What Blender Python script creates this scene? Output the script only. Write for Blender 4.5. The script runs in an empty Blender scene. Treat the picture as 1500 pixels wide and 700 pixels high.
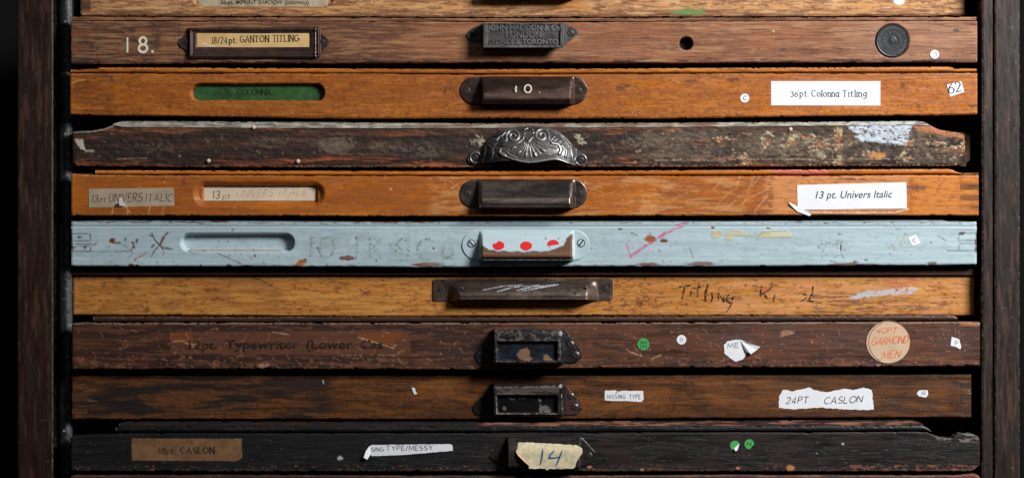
import bpy, math, random
import numpy as np
from mathutils import Vector, geometry

# ------------------------------------------------------------------ camera, light, exposure
S = 0.00062                     # metres per photograph pixel in the plane of the cabinet front
DIST = 3065.0                   # camera distance in the same pixels (1.90 m)
sc = bpy.context.scene
COL = sc.collection
cam = bpy.data.objects.new('camera', bpy.data.cameras.new('camera'))
COL.objects.link(cam)
cam.location = (0, -DIST*S, 0); cam.rotation_euler = (math.radians(90), 0, 0)
cam.data.sensor_width = 36; cam.data.lens = 36*DIST/1500; cam.data.clip_end = 50; cam.data.clip_start = .05
sc.camera = cam

w = bpy.data.worlds.new('World'); sc.world = w; w.use_nodes = True
bg = w.node_tree.nodes['Background']; bg.inputs[0].default_value = (.75, .87, 1, 1); bg.inputs[1].default_value = .010

def lamp(name, loc, target, power, sx, sy, col):
    l = bpy.data.lights.new(name, 'AREA'); l.shape = 'RECTANGLE'; l.size = sx; l.size_y = sy
    l.energy = power; l.color = col
    o = bpy.data.objects.new(name, l); COL.objects.link(o); o.location = loc
    o.rotation_euler = (Vector(target)-Vector(loc)).to_track_quat('-Z', 'Y').to_euler()
    return o
lamp('softbox_lamp', (1.14, -1.02, .82), (.1, 0, .05), 41.5, .48, .46, (1, .99, .98))
lamp('fill_strip', (.1, -1.9, 1.5), (0, 0, 0), 2.6, 1.7, .16, (.9, .95, 1))  # added fill, narrowed to a strip to draw highlights on the metal pulls
sc.view_settings.view_transform = 'Standard'; sc.view_settings.look = 'None'
sc.view_settings.exposure = 0; sc.view_settings.gamma = 1; sc.view_settings.use_curve_mapping = False

rnd = random.Random(5)
# ------------------------------------------------------------------ helpers
def lin(c):
    return tuple(((v/255)/12.92 if v/255 <= .04045 else (((v/255)+.055)/1.055)**2.4) for v in c)
def lin4(c): return lin(c)+(1,)

class Cur: off = np.zeros(3); k = 1.0; dd = 0.0; root = None
def W(px, py, d):
    """photograph pixel (in the drawer's front plane) and depth towards the viewer -> coordinates local to the current thing"""
    px = np.asarray(px, float); py = np.asarray(py, float); d = np.asarray(d, float)
    px, py, d = np.broadcast_arrays(px, py, d)
    return np.stack([(px-750)*S*Cur.k, -(d+Cur.dd)*S, (350-py)*S*Cur.k], -1) - Cur.off

def mesh_obj(name, V, F, mat, parent=None, smooth=True, marks=None, label=None):
    me = bpy.data.meshes.new(name)
    V = np.asarray(V, np.float32).reshape(-1, 3)
    if isinstance(F, np.ndarray):
        n = len(F); k = F.shape[1]
        me.vertices.add(len(V)); me.vertices.foreach_set('co', V.ravel())
        me.loops.add(n*k); me.loops.foreach_set('vertex_index', F.astype(np.int32).ravel())
        me.polygons.add(n); me.polygons.foreach_set('loop_start', (np.arange(n)*k).astype(np.int32))
        me.update(calc_edges=True)
    else:
        me.from_pydata(V.tolist(), [], F); me.update()
    me.validate()
    me.polygons.foreach_set('use_smooth', np.full(len(me.polygons), smooth)); 
    if marks is not None:
        a = me.attributes.new('marks', 'FLOAT_COLOR', 'POINT')
        a.data.foreach_set('color', np.asarray(marks, np.float32).ravel())
    me.materials.append(mat)
    o = bpy.data.objects.new(name, me); COL.objects.link(o)
    if parent is not None: o.parent = parent
    if label: o['label'] = label
    return o

def thing(name, loc, label, cat, group=None):
    o = bpy.data.objects.new(name, None); COL.objects.link(o); o.location = loc
    o.empty_display_size = .05
    o['label'] = label; o['category'] = cat
    if group: o['group'] = group
    return o

def hash2(ix, iy, seed):
    v = np.sin(ix*127.1+iy*311.7+seed*74.7)*43758.5453
    return v-np.floor(v)
def vnoise(x, y, seed=0):
    ix = np.floor(x); iy = np.floor(y); fx = x-ix; fy = y-iy
    fx = fx*fx*(3-2*fx); fy = fy*fy*(3-2*fy)
    a = hash2(ix, iy, seed); b = hash2(ix+1, iy, seed); c = hash2(ix, iy+1, seed); d = hash2(ix+1, iy+1, seed)
    return (a*(1-fx)+b*fx)*(1-fy)+(c*(1-fx)+d*fx)*fy
def fbm(x, y, seed=0, o=4):
    t = 0; amp = .5; s = 0
    for i in range(o):
        t = t+amp*vnoise(x*2**i, y*2**i, seed+i*13); s += amp; amp *= .55
    return t/s
def smooth01(t):
    t = np.clip(t, 0, 1); return t*t*(3-2*t)
def interp(pts):
    xs = [p[0] for p in pts]; ys = [p[1] for p in pts]
    return lambda x: np.interp(x, xs, ys)
def spl(pts):
    """smoothed interpolation through the points"""
    xs = np.array([p[0] for p in pts], float); ys = np.array([p[1] for p in pts], float)
    n = len(xs); m = np.zeros(n)
    dl = np.diff(ys)/np.diff(xs)
    m[1:-1] = (dl[1:]+dl[:-1])/2; m[0] = dl[0]; m[-1] = dl[-1]
    def f(x):
        x = np.clip(np.asarray(x, float), xs[0], xs[-1])
        i = np.clip(np.searchsorted(xs, x)-1, 0, n-2); h = xs[i+1]-xs[i]; t = (x-xs[i])/h
        return (2*t**3-3*t**2+1)*ys[i]+(t**3-2*t**2+t)*h*m[i]+(-2*t**3+3*t**2)*ys[i+1]+(t**3-t**2)*h*m[i+1]
    return f

def seg_dist(px, py, pts):
    best = np.full(px.shape, 1e9)
    for (x0, y0), (x1, y1) in zip(pts[:-1], pts[1:]):
        dx = x1-x0; dy = y1-y0; L = dx*dx+dy*dy+1e-9
        t = np.clip(((px-x0)*dx+(py-y0)*dy)/L, 0, 1)
        best = np.minimum(best, np.hypot(px-x0-t*dx, py-y0-t*dy))
    return best
def in_poly(px, py, pts):
    c = np.zeros(px.shape, bool); n = len(pts)
    for i in range(n):
        x0, y0 = pts[i]; x1, y1 = pts[(i+1) % n]
        if y0 == y1: continue
        c ^= ((y0 > py) != (y1 > py)) & (px < (x1-x0)*(py-y0)/(y1-y0)+x0)
    return c

class Canvas:
    """colour and relief marks on a board, laid out in photograph pixels"""
    def __init__(s, x, y):
        s.x = x; s.y = y; s.rgb = np.zeros(x.shape+(3,)); s.a = np.zeros(x.shape); s.h = np.zeros(x.shape)
        s.n = fbm(x/2.1, y/2.1, 3, 3)-.5
        s.n2 = fbm(x/9, y/2.0, 9, 3)-.5
    def put(s, m, f, col, h=0):
        c = np.array(lin(col)); a0 = s.a[m]; f = np.clip(f[m] if np.ndim(f) == 2 else f, 0, 1)
        an = f+a0*(1-f)
        s.rgb[m] = np.where(an[..., None] > 1e-6, (c*f[..., None]+s.rgb[m]*(a0*(1-f))[..., None])/np.maximum(an, 1e-6)[..., None], 0)
        s.a[m] = an
        if h: s.h[m] += h*f
    def box(s, x0, y0, x1, y1, pad=4):
        return (s.x > x0-pad) & (s.x < x1+pad) & (s.y > y0-pad) & (s.y < y1+pad)
    def line(s, pts, wd, col, al=1, rough=.8, h=0, gap=0, seed=0):
        xs = [p[0] for p in pts]; ys = [p[1] for p in pts]
        m = s.box(min(xs), min(ys), max(xs), max(ys), wd+3)
        d = seg_dist(s.x[m], s.y[m], pts)+s.n[m]*rough*2
        f = np.clip((wd/2-d)/.9+.5, 0, 1)*al
        if gap: f = f*smooth01((fbm(s.x[m]/3, s.y[m]/3, 50+seed, 2)-gap+.08)/.16)
        s.put(m, f, col, h)
    def poly(s, pts, col, al=1, rough=1.5, soft=1, h=0, gap=0, seed=0):
        xs = [p[0] for p in pts]; ys = [p[1] for p in pts]
        m = s.box(min(xs), min(ys), max(xs), max(ys), 5+soft)
        px = s.x[m]; py = s.y[m]
        d = seg_dist(px, py, list(pts)+[pts[0]]); d = np.where(in_poly(px, py, pts), -d, d)+s.n[m]*rough*2
        f = np.clip(.5-d/soft, 0, 1)*al
        if gap: f = f*smooth01((fbm(px/4, py/2.2, 60+seed, 3)-gap+.07)/.14)
        s.put(m, f, col, h)
    def blob(s, cx, cy, rx, ry, col, al=1, rough=.5, soft=.25, h=0, gap=0, seed=0, ang=0):
        m = s.box(cx-max(rx, ry)*1.6, cy-max(rx, ry)*1.6, cx+max(rx, ry)*1.6, cy+max(rx, ry)*1.6)
        px = s.x[m]-cx; py = s.y[m]-cy; ca = math.cos(ang); sa = math.sin(ang)
        d = np.hypot((px*ca+py*sa)/rx, (-px*sa+py*ca)/ry)-1+(fbm(s.x[m]/max(2, rx*.5), s.y[m]/max(2, ry*.5), 20+seed, 3)-.5)*rough*2
        f = np.clip(.5-d/soft, 0, 1)*al
        if gap: f = f*smooth01((fbm(s.x[m]/4, s.y[m]/2.2, 70+seed, 3)-gap+.07)/.14)
        s.put(m, f, col, h)
    def patches(s, x0, y0, x1, y1, col, thr, al=1, sx=8, sy=3, soft=.05, seed=0, edge=6, h=0, o=4):
        m = s.box(x0, y0, x1, y1, 0)
        px = s.x[m]; py = s.y[m]
        wx = (fbm(px/(sx*1.5), py/(sy*1.5), seed+91, 2)-.5)*sx*1.2; wy = (fbm(px/(sx*1.2)+7, py/(sy*1.2), seed+92, 2)-.5)*sy*1.6
        n = fbm((px+wx)/sx, (py+wy)/sy, seed, o)
        e = smooth01((px-x0)/edge)*smooth01((x1-px)/edge)*smooth01((py-y0)/min(edge, 3)+.3)*smooth01((y1-py)/min(edge, 3)+.3)
        f = np.clip((n-thr)/soft+.5, 0, 1)*al*e
        s.put(m, f, col, h)
    def specks(s, x0, y0, x1, y1, n, col, r0=.5, r1=1.4, al=.9, seed=0, stretch=1.5):
        g = random.Random(seed)
        for i in range(n):
            s.blob(g.uniform(x0, x1), g.uniform(y0, y1), g.uniform(r0, r1)*g.uniform(1, stretch), g.uniform(r0, r1), col, al*g.uniform(.5, 1), .6, .7, seed=i, ang=g.uniform(-.5, .5))
    def scratches(s, x0, y0, x1, y1, n, col, L=18, wd=.8, al=.6, seed=0, ang=None, spread=.5):
        g = random.Random(seed)
        for i in range(n):
            x = g.uniform(x0, x1); y = g.uniform(y0, y1); a = g.uniform(0, math.pi) if ang is None else ang+g.uniform(-spread, spread)
            l = L*g.uniform(.3, 1); pts = [(x, y)]
            for j in range(3):
                a += g.uniform(-.25, .25); x += math.cos(a)*l/3; y += math.sin(a)*l/3; pts.append((x, y))
            s.line(pts, wd*g.uniform(.6, 1.3), col, al*g.uniform(.4, 1), .4)

# ------------------------------------------------------------------ materials
class NT:
    def __init__(s, name):
        s.m = bpy.data.materials.new(name); s.m.use_nodes = True; s.t = s.m.node_tree; s.t.nodes.clear()
        s.out = s.N('ShaderNodeOutputMaterial'); s.b = s.N('ShaderNodeBsdfPrincipled')
        s.L(s.b.outputs[0], s.out.inputs[0]); s.tc = s.N('ShaderNodeTexCoord')
    def N(s, t, **kw):
        n = s.t.nodes.new(t)
        for k, v in kw.items(): setattr(n, k, v)
        return n
    def L(s, a, b): s.t.links.new(a, b)
    def noise(s, scale, detail=3, rough=.55, dist=0, off=(0, 0, 0), src=None):
        mp = s.N('ShaderNodeMapping'); s.L(src or getattr(s, 'src', None) or s.tc.outputs['Object'], mp.inputs[0])
        mp.inputs['Scale'].default_value = scale; mp.inputs['Location'].default_value = off
        n = s.N('ShaderNodeTexNoise'); s.L(mp.outputs[0], n.inputs['Vector'])
        n.inputs['Scale'].default_value = 1; n.inputs['Detail'].default_value = detail
        n.inputs['Roughness'].default_value = rough; n.inputs['Distortion'].default_value = dist
        return n.outputs[0]
    def ramp(s, f, stops):
        r = s.N('ShaderNodeValToRGB'); s.L(f, r.inputs[0]); e = r.color_ramp.elements
        while len(e) < len(stops): e.new(.5)
        for q, (p, c) in zip(e, stops):
            q.position = p; q.color = c if isinstance(c, tuple) else (c, c, c, 1)
        return r.outputs[0]
    def mix(s, f, a, b, mode='MIX'):
        n = s.N('ShaderNodeMix', data_type='RGBA', blend_type=mode)
        for i, v in ((0, f), (6, a), (7, b)):
            if isinstance(v, (int, float)): n.inputs[i].default_value = v
            elif isinstance(v, tuple): n.inputs[i].default_value = v
            else: s.L(v, n.inputs[i])
        return n.outputs[2]
    def math(s, op, a, b=0.0):
        n = s.N('ShaderNodeMath', operation=op)
        for i, v in ((0, a), (1, b)):
            if isinstance(v, (int, float)): n.inputs[i].default_value = v
            else: s.L(v, n.inputs[i])
        return n.outputs[0]
    def bump(s, h, strength=.4, dist=.0004):
        n = s.N('ShaderNodeBump'); n.inputs['Strength'].default_value = strength; n.inputs['Distance'].default_value = dist
        s.L(h, n.inputs['Height']); s.L(n.outputs[0], s.b.inputs['Normal'])
    def set(s, k, v):
        if isinstance(v, (int, float, tuple)): s.b.inputs[k].default_value = v
        else: s.L(v, s.b.inputs[k])

def wood(name, dark, mid, light, seed, marks=True, rough=.42, fleck=.5, fleckcol=(30, 16, 10), grain=1.0, coarse=70, blotch=.5, blotchcol=None, dirt=.3, bump=.5, wavy=.6, spec=.4, vertical=False):
    m = NT(name); o = (seed*3.7, seed*1.9, seed*5.3)
    if vertical:
        rot = m.N('ShaderNodeMapping'); m.L(m.tc.outputs['Object'], rot.inputs[0]); rot.inputs['Rotation'].default_value = (0, math.pi/2, 0); m.src = rot.outputs[0]
    co = m.noise((5, 5, coarse), 4, .6, wavy, o)
    fi = m.noise((16, 16, 420), 3, .6, .3, o)
    vf = m.noise((55, 55, 1100), 2, .5, 0, o)
    bl = m.noise((9, 9, 26), 4, .6, .8, o)
    v = m.math('ADD', m.math('MULTIPLY', co, .5), m.math('ADD', m.math('MULTIPLY', fi, .27), m.math('MULTIPLY', vf, .23)))
    c = .5-.13/grain
    col = m.ramp(v, [(max(0, .5-.16/grain), lin4(dark)), (.5, lin4(mid)), (min(1, .5+.16/grain), lin4(light))])
    bc = blotchcol or dark
    f = m.ramp(bl, [(.42, 0.), (.68, 1.)])
    col = m.mix(m.math('MULTIPLY', f, blotch), col, lin4(bc))
    pr = m.ramp(m.noise((38, 38, 520), 3, .65, .4, (o[2], o[0], o[1])), [(.60, 0.), (.66, 1.)])
    col = m.mix(m.math('MULTIPLY', pr, fleck), col, lin4(fleckcol))
    di = m.ramp(m.noise((170, 170, 330), 3, .7, .2, (o[1], o[2], o[0])), [(.62, 0.), (.68, 1.)])
    col = m.mix(m.math('MULTIPLY', di, dirt), col, lin4(fleckcol))
    sp = m.ramp(m.noise((420, 420, 520), 2, .6, .2, (o[0]+3, o[2], o[0])), [(.69, 0.), (.73, 1.)])
    col = m.mix(m.math('MULTIPLY', sp, .22), col, lin4(light))
    r = m.ramp(m.noise((30, 30, 120), 3, .6, 0, o), [(.3, max(.05, rough-.14)), (.7, rough+.16)])
    if marks:
        at = m.N('ShaderNodeAttribute', attribute_name='marks')
        col = m.mix(at.outputs['Alpha'], col, at.outputs['Color'])
        r = m.mix(m.math('MULTIPLY', at.outputs['Alpha'], .7), r, (.7, .7, .7, 1))
    m.set('Base Color', col); m.set('Roughness', r); m.set('Specular IOR Level', spec)
    h = m.math('ADD', m.math('MULTIPLY', fi, .6), m.math('ADD', m.math('MULTIPLY', vf, .5), m.math('MULTIPLY', pr, -.5)))
    m.bump(h, bump, .0005)
    return m.m

def painted(name, colr, seed):
    m = NT(name); o = (seed, seed*2, seed*3)
    a = m.noise((6, 6, 30), 4, .6, .5, o)
    col = m.ramp(a, [(.3, lin4(tuple(int(v*.93) for v in colr))), (.7, lin4(tuple(min(255, int(v*1.03)) for v in colr)))])
    d = m.ramp(m.noise((40, 40, 60), 5, .7, .8, o), [(.56, 0.), (.75, 1.)])
    col = m.mix(m.math('MULTIPLY', d, .35), col, lin4((140, 156, 160)))
    sp = m.ramp(m.noise((500, 500, 500), 2, .6, 0, o), [(.70, 0.), (.74, 1.)])
    col = m.mix(m.math('MULTIPLY', sp, .5), col, lin4((90, 88, 84)))
    at = m.N('ShaderNodeAttribute', attribute_name='marks')
    col = m.mix(at.outputs['Alpha'], col, at.outputs['Color'])
    m.set('Base Color', col); m.set('Roughness', .42); m.set('Specular IOR Level', .4)
    m.bump(m.math('ADD', m.noise((9, 9, 330), 2, .6, 0, o), m.math('MULTIPLY', m.noise((260, 260, 300), 3, .6, 0, o), .6)), .35, .0004)
    return m.m

def metal(name, dark, light, seed, rough=.42, metallic=.75, wear=.5, marks=False, scale=260, rust=None, bump=.35):
    m = NT(name); o = (seed, seed*2, seed*3)
    n = m.noise((scale, scale, scale), 4, .65, .2, o)
    n2 = m.noise((30, 30, 110), 4, .6, .4, o)
    col = m.ramp(m.math('ADD', m.math('MULTIPLY', n, .5), m.math('MULTIPLY', n2, .5)), [(.38, lin4(dark)), (.66, lin4(light))])
    if rust:
        f = m.ramp(m.noise((130, 130, 130), 5, .7, .5, o), [(.56, 0.), (.62, 1.)])
        col = m.mix(m.math('MULTIPLY', f, wear), col, lin4(rust))
    r = m.ramp(n2, [(.3, rough-.1), (.7, rough+.14)])
    mt = metallic
    if marks:
        at = m.N('ShaderNodeAttribute', attribute_name='marks')
        col = m.mix(at.outputs['Alpha'], col, at.outputs['Color'])
    m.set('Base Color', col); m.set('Roughness', r); m.set('Metallic', mt)
    m.bump(n, bump, .0005)
    return m.m

def plain(name, c, rough=.6, var=.08, scale=300, metallic=0, marks=False, bump=.15, hole=None):
    m = NT(name)
    n = m.noise((scale, scale, scale), 4, .6)
    lo = tuple(max(0, int(v*(1-var))) for v in c); hi = tuple(min(255, int(v*(1+var))) for v in c)
    col = m.ramp(n, [(.35, lin4(lo)), (.65, lin4(hi))])
    if marks:
        at = m.N('ShaderNodeAttribute', attribute_name='marks')
        col = m.mix(at.outputs['Alpha'], col, at.outputs['Color'])
    m.set('Base Color', col); m.set('Roughness', rough); m.set('Metallic', metallic)
    m.bump(n, bump, .0003)
    if hole:
        f = m.ramp(m.noise((hole[1], hole[1], hole[1]), 3, .7, .2, (4, 5, 6)), [(hole[0]-.04, 0.), (hole[0]+.04, 1.)])
        tr = m.N('ShaderNodeBsdfTransparent'); mx = m.N('ShaderNodeMixShader')
        m.L(f, mx.inputs[0]); m.L(m.b.outputs[0], mx.inputs[1]); m.L(tr.outputs[0], mx.inputs[2]); m.L(mx.outputs[0], m.out.inputs[0])
    return m.m

def paper_mat(name, c, stain=None, amt=.3, scale=60):
    m = NT(name)
    n = m.noise((scale, scale, scale), 5, .65, .3)
    col = m.mix(m.math('MULTIPLY', m.ramp(n, [(.4, 0.), (.7, 1.)]), amt), lin4(c), lin4(stain or tuple(int(v*.8) for v in c)))
    sp = m.ramp(m.noise((900, 900, 900), 2, .6), [(.66, 0.), (.72, 1.)])
    col = m.mix(m.math('MULTIPLY', sp, .25), col, lin4(tuple(int(v*.6) for v in c)))
    m.set('Base Color', col); m.set('Roughness', .75); m.set('Specular IOR Level', .25)
    m.bump(m.noise((90, 90, 90), 3, .6, .5), .5, .0006)
    return m.m

M = {}
M['d0'] = wood('peeling_tan_wood', (150, 98, 60), (188, 136, 92), (204, 156, 110), 1, rough=.6, fleck=.7, fleckcol=(112, 66, 38), dirt=.4, blotch=.3, blotchcol=(150, 92, 52))
M['d1'] = wood('reddish_oak', (96, 58, 36), (142, 94, 62), (184, 134, 94), 2, rough=.55, fleck=.65, fleckcol=(70, 42, 34), grain=1.1, coarse=150, blotch=.35, blotchcol=(124, 76, 60), dirt=.2, wavy=1.2, bump=.8)
M['d2'] = wood('orange_pine', (146, 80, 22), (190, 110, 32), (216, 138, 50), 3, rough=.4, fleck=.22, fleckcol=(110, 56, 20), grain=.6, blotch=.35, blotchcol=(158, 84, 28), dirt=.25)
M['d3'] = wood('blackened_wood', (40, 29, 22), (72, 49, 34), (108, 78, 56), 4, rough=.6, fleck=.6, fleckcol=(24, 18, 16), coarse=50, blotch=.4, dirt=.5, bump=.9)
M['d4'] = wood('honey_pine', (156, 84, 26), (194, 110, 34), (216, 138, 56), 5, rough=.36, fleck=.18, fleckcol=(124, 66, 26), grain=.55, blotch=.3, blotchcol=(166, 92, 34), dirt=.2)
M['d5'] = painted('pale_blue_paint', (184, 205, 213), 6)
M['d6'] = wood('ochre_pine', (162, 98, 38), (196, 127, 54), (214, 152, 78), 7, rough=.5, fleck=.4, fleckcol=(134, 78, 30), grain=.45, coarse=60, blotch=.25, blotchcol=(176, 106, 46), dirt=.35)
M['d7'] = wood('dark_mahogany', (46, 28, 20), (68, 41, 28), (92, 58, 40), 8, rough=.45, fleck=.3, fleckcol=(36, 20, 17), grain=.7, blotch=.5, blotchcol=(62, 38, 33), dirt=.3)
M['d8'] = wood('dark_brown_varnish', (54, 29, 11), (94, 53, 20), (120, 72, 28), 9, rough=.42, fleck=.5, fleckcol=(34, 18, 9), grain=1, blotch=.5, blotchcol=(48, 26, 16), dirt=.5)
M['d9'] = wood('black_stained_wood', (17, 15, 15), (27, 24, 24), (40, 36, 36), 10, rough=.42, fleck=.4, fleckcol=(12, 10, 10), grain=.9, blotch=.3, dirt=.2, bump=.7)
M['d10'] = wood('brown_wood', (66, 36, 24), (104, 62, 42), (130, 84, 60), 11, rough=.5)
M['post'] = wood('dark_post_wood', (34, 18, 12), (42, 23, 15), (52, 30, 20), 12, marks=True, rough=.5, grain=.7, coarse=30, dirt=.25, fleckcol=(22, 13, 10), vertical=True)
M['post2'] = wood('grey_dark_post_wood', (27, 20, 17), (34, 26, 22), (43, 33, 28), 22, marks=True, rough=.5, grain=.7, coarse=30, dirt=.25, fleckcol=(18, 13, 12), vertical=True)
M['inner'] = plain('black_upright_wood', (26, 25, 25), .5, .3, 160, marks=True)
M['void'] = plain('dark_inside_wood', (22, 16, 13), .8, .3, 60)
M['rail'] = wood('brown_rail_wood', (50, 28, 18), (78, 46, 30), (96, 58, 38), 13, marks=False, rough=.6)  # own brown of the rail and the drawer boxes
M['backdrop'] = plain('black_backdrop', (2, 2, 2), 1., .2, 20)
M['bone'] = plain('pale_worn_bead_paint', (176, 172, 158), .6, .14, 120, marks=True)
M['iron'] = metal('cast_iron', (58, 57, 58), (96, 94, 94), 1, .5, .4, .3, marks=True)
M['iron_l'] = metal('lightened_raised_iron', (96, 94, 94), (136, 133, 132), 12, .45, .4, .3)  # iron with light put into its colour, so raised letters don't look shaded
M['iron_orn'] = metal('polished_cast_iron', (104, 103, 104), (150, 148, 146), 2, .38, .8, .3, marks=True)
M['bronze'] = metal('brown_bronzed_steel', (92, 72, 65), (118, 95, 85), 3, .36, .88, .5, marks=True, bump=.1)
M['gun'] = metal('gunmetal_steel', (104, 95, 91), (134, 121, 112), 4, .34, .9, .5, marks=True, bump=.1)
M['press'] = metal('brown_pressed_tin', (94, 80, 73), (126, 110, 100), 5, .36, .72, .6, marks=True, rust=(60, 42, 34), bump=.2)
M['japan'] = metal('chipped_black_japanning', (30, 31, 35), (52, 52, 56), 6, .36, .3, .7, marks=True, rust=(64, 58, 54))
M['japan2'] = metal('worn_black_steel', (36, 33, 32), (62, 57, 56), 7, .34, .35, .4, marks=True)
M['hblue'] = painted('blue_painted_handle', (188, 207, 215), 8)
M['frame'] = metal('dark_brass_frame', (66, 50, 47), (96, 75, 70), 9, .36, .5, .3, marks=True, bump=.15)
M['badge'] = plain('black_moulded_badge', (34, 36, 38), .42, .15, 300, bump=.2)
M['badge_l'] = plain('raised_badge_letters', (84, 86, 88), .45, .15, 300)
M['screw'] = metal('old_screw_steel', (86, 78, 72), (130, 118, 108), 10, .4, .5, .3)
M['screw_d'] = metal('dark_screw', (66, 56, 52), (92, 80, 74), 11, .4, .4, .3)
M['screw_b'] = plain('painted_screw', (176, 198, 206), .45)
M['slot'] = plain('dark_slot', (14, 12, 12), .8)
M['white'] = paper_mat('white_label_paper', (236, 238, 243), (216, 218, 226), .3)
M['cream'] = paper_mat('cream_card', (226, 190, 130), (196, 156, 96), .5)
M['oldtape'] = paper_mat('old_paper_tape', (182, 166, 142), (150, 136, 116), .6)
M['paper2'] = paper_mat('faded_paper_strip', (226, 208, 184), (200, 178, 150), .5)
M['green'] = plain('green_card', (40, 84, 38), .6, .15, 160)
M['greendot'] = paper_mat('green_sticker_paper', (74, 178, 92), (58, 150, 74), .5, 200)
M['brownlab'] = paper_mat('browned_label_paper', (132, 98, 66), (92, 64, 42), .8, 120)
M['garm'] = paper_mat('cream_round_paper', (212, 184, 154), (190, 158, 128), .6)
M['tag14'] = paper_mat('yellowed_speckled_paper', (222, 208, 172), (178, 168, 140), .9, 260)
M['inkblack'] = plain('black_ink', (26, 25, 26), .6)
M['inkgrey'] = plain('grey_worn_ink', (74, 75, 80), .6, .1, 300)
M['inkfaint'] = plain('faint_pencil', (134, 112, 92), .6, .1, 300, hole=(.58, 1300))
M['inktape'] = plain('worn_brown_pencil', (112, 86, 68), .6, .1, 300, hole=(.60, 1500))
M['inkghost'] = plain('ghost_pencil', (186, 166, 144), .6, .1, 300, hole=(.52, 1300))
M['inkbrown'] = plain('brown_pencil', (96, 70, 56), .6)
M['inkfaded'] = plain('faded_black_print', (30, 22, 18), .6, .1, 300, hole=(.54, 600))
M['inkgreen'] = plain('black_on_green_print', (20, 34, 20), .6)
M['inkblue'] = plain('blue_crayon', (52, 92, 142), .6, .15, 500)
M['inkpen'] = plain('violet_grey_pen', (124, 118, 134), .6)
M['orangepen'] = plain('orange_red_crayon', (226, 118, 74), .6, .1, 400, hole=(.62, 1500))
M['blackbrush'] = plain('black_brush_paint', (22, 18, 16), .5, .2, 300, hole=(.52, 620))
M['creampaint'] = plain('cream_paint', (232, 222, 200), .6, .08, 400, hole=(.68, 900))
M['whitepaint'] = plain('white_paint', (240, 236, 228), .6)
M['chalk'] = plain('white_chalk', (196, 206, 216), .8, .08, 400, hole=(.50, 1300))
M['redpaint'] = plain('red_paint', (222, 36, 34), .45, .06, 300)
M['nail'] = plain('pale_nail_head', (214, 204, 186), .5, .1)
M['endgrain'] = wood('end_grain', (108, 60, 24), (140, 80, 32), (160, 98, 44), 15, marks=False, rough=.6, fleck=.8)
M['endgrain_d'] = wood('dark_end_grain', (50, 28, 18), (72, 44, 28), (96, 62, 42), 16, marks=False, rough=.6, fleck=.6)
M['endgrain_r'] = wood('red_end_grain', (96, 56, 40), (128, 76, 52), (150, 96, 68), 17, marks=False, rough=.6, fleck=.6)

# ------------------------------------------------------------------ board / relief builder
def relief(name, x0, x1, zt, zb, depth, mat, parent, pitch=1.25, rows=None, back=-18.0, paint=None, shell=None, xs=None, label=None, canvas_pts=None):
    """a slab between the outlines zt(x) and zb(x) (photograph pixels) whose front face stands depth(x, y, v) proud;
    shell: thickness of an open thin shell, else a closed solid down to back"""
    if xs is None:
        xs = np.linspace(x0, x1, max(2, int((x1-x0)/pitch)+1))
    T = zt(xs); B = zb(xs)
    if rows is None: rows = max(3, int(np.max(B-T)/pitch)+1)
    v = np.linspace(0, 1, rows)
    # denser rows at both edges
    v = v-.28*np.sin(2*np.pi*v)/(2*np.pi)*1.0
    X = np.repeat(xs[None], rows, 0); Y = T[None]*(1-v[:, None])+B[None]*v[:, None]; V_ = np.repeat(v[:, None], len(xs), 1)
    d = depth(X, Y, V_)
    mk = None
    if paint is not None:
        cv = Canvas(X, Y); paint(cv); d = d+cv.h
        mk = np.concatenate([cv.rgb, cv.a[..., None]], -1)
    n = len(xs); F = W(X, Y, d).reshape(-1, 3)
    idx = np.arange(rows*n).reshape(rows, n)
    q = np.stack([idx[:-1, :-1], idx[1:, :-1], idx[1:, 1:], idx[:-1, 1:]], -1).reshape(-1, 4)
    ring = np.concatenate([idx[0, :], idx[1:, -1], idx[-1, -2::-1], idx[-2:0:-1, 0]])
    if shell is not None:
        bd = np.maximum(d-shell, np.minimum(d*.3, 0.0)); Bk = W(X, Y, bd).reshape(-1, 3)
        qb = q[:, ::-1]+rows*n
        r2 = np.roll(ring, -1); side = np.stack([ring, r2, r2+rows*n, ring+rows*n], -1)
        VV = np.concatenate([F, Bk]); FF = np.concatenate([q, qb, side[:, ::-1][:, ::-1]])
        if mk is not None: mk = np.concatenate([mk.reshape(-1, 4)]*2)
        return mesh_obj(name, VV, FF, mat, parent, True, mk, label)
    Bk = W(X, Y, np.full_like(X, back)).reshape(-1, 3)[ring]
    nb = len(ring); r = np.arange(nb); side = np.stack([ring, np.roll(ring, -1), rows*n+np.roll(r, -1), rows*n+r], -1)[:, ::-1]
    VV = np.concatenate([F, Bk])
    # back closed by quads between the top and bottom runs of the ring
    bi = rows*n+np.arange(n-1); bj = rows*n+(n-1)+(rows-1)+np.arange(n)   # bottom run goes right to left
    jb = (n+rows-2+(n-1)-np.arange(n))
    backq = np.stack([rows*n+np.arange(n-1), rows*n+np.arange(1, n), rows*n+jb[1:], rows*n+jb[:-1]], -1)
    FF = np.concatenate([q, side, backq])
    if mk is not None:
        m2 = mk.reshape(-1, 4); mk = np.concatenate([m2, m2[ring]])
    return mesh_obj(name, VV, FF, mat, parent, True, mk, label)

def round_edge(v, h, rt=2.0, rb=2.0, drop=2.5):
    """fall of a face towards its upper and lower edge"""
    a = np.clip(1-v*h/rt, 0, 1); b = np.clip(1-(1-v)*h/rb, 0, 1)
    return -drop*(1-np.sqrt(np.clip(1-a*a, 0, 1)))-drop*(1-np.sqrt(np.clip(1-b*b, 0, 1)))

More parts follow.
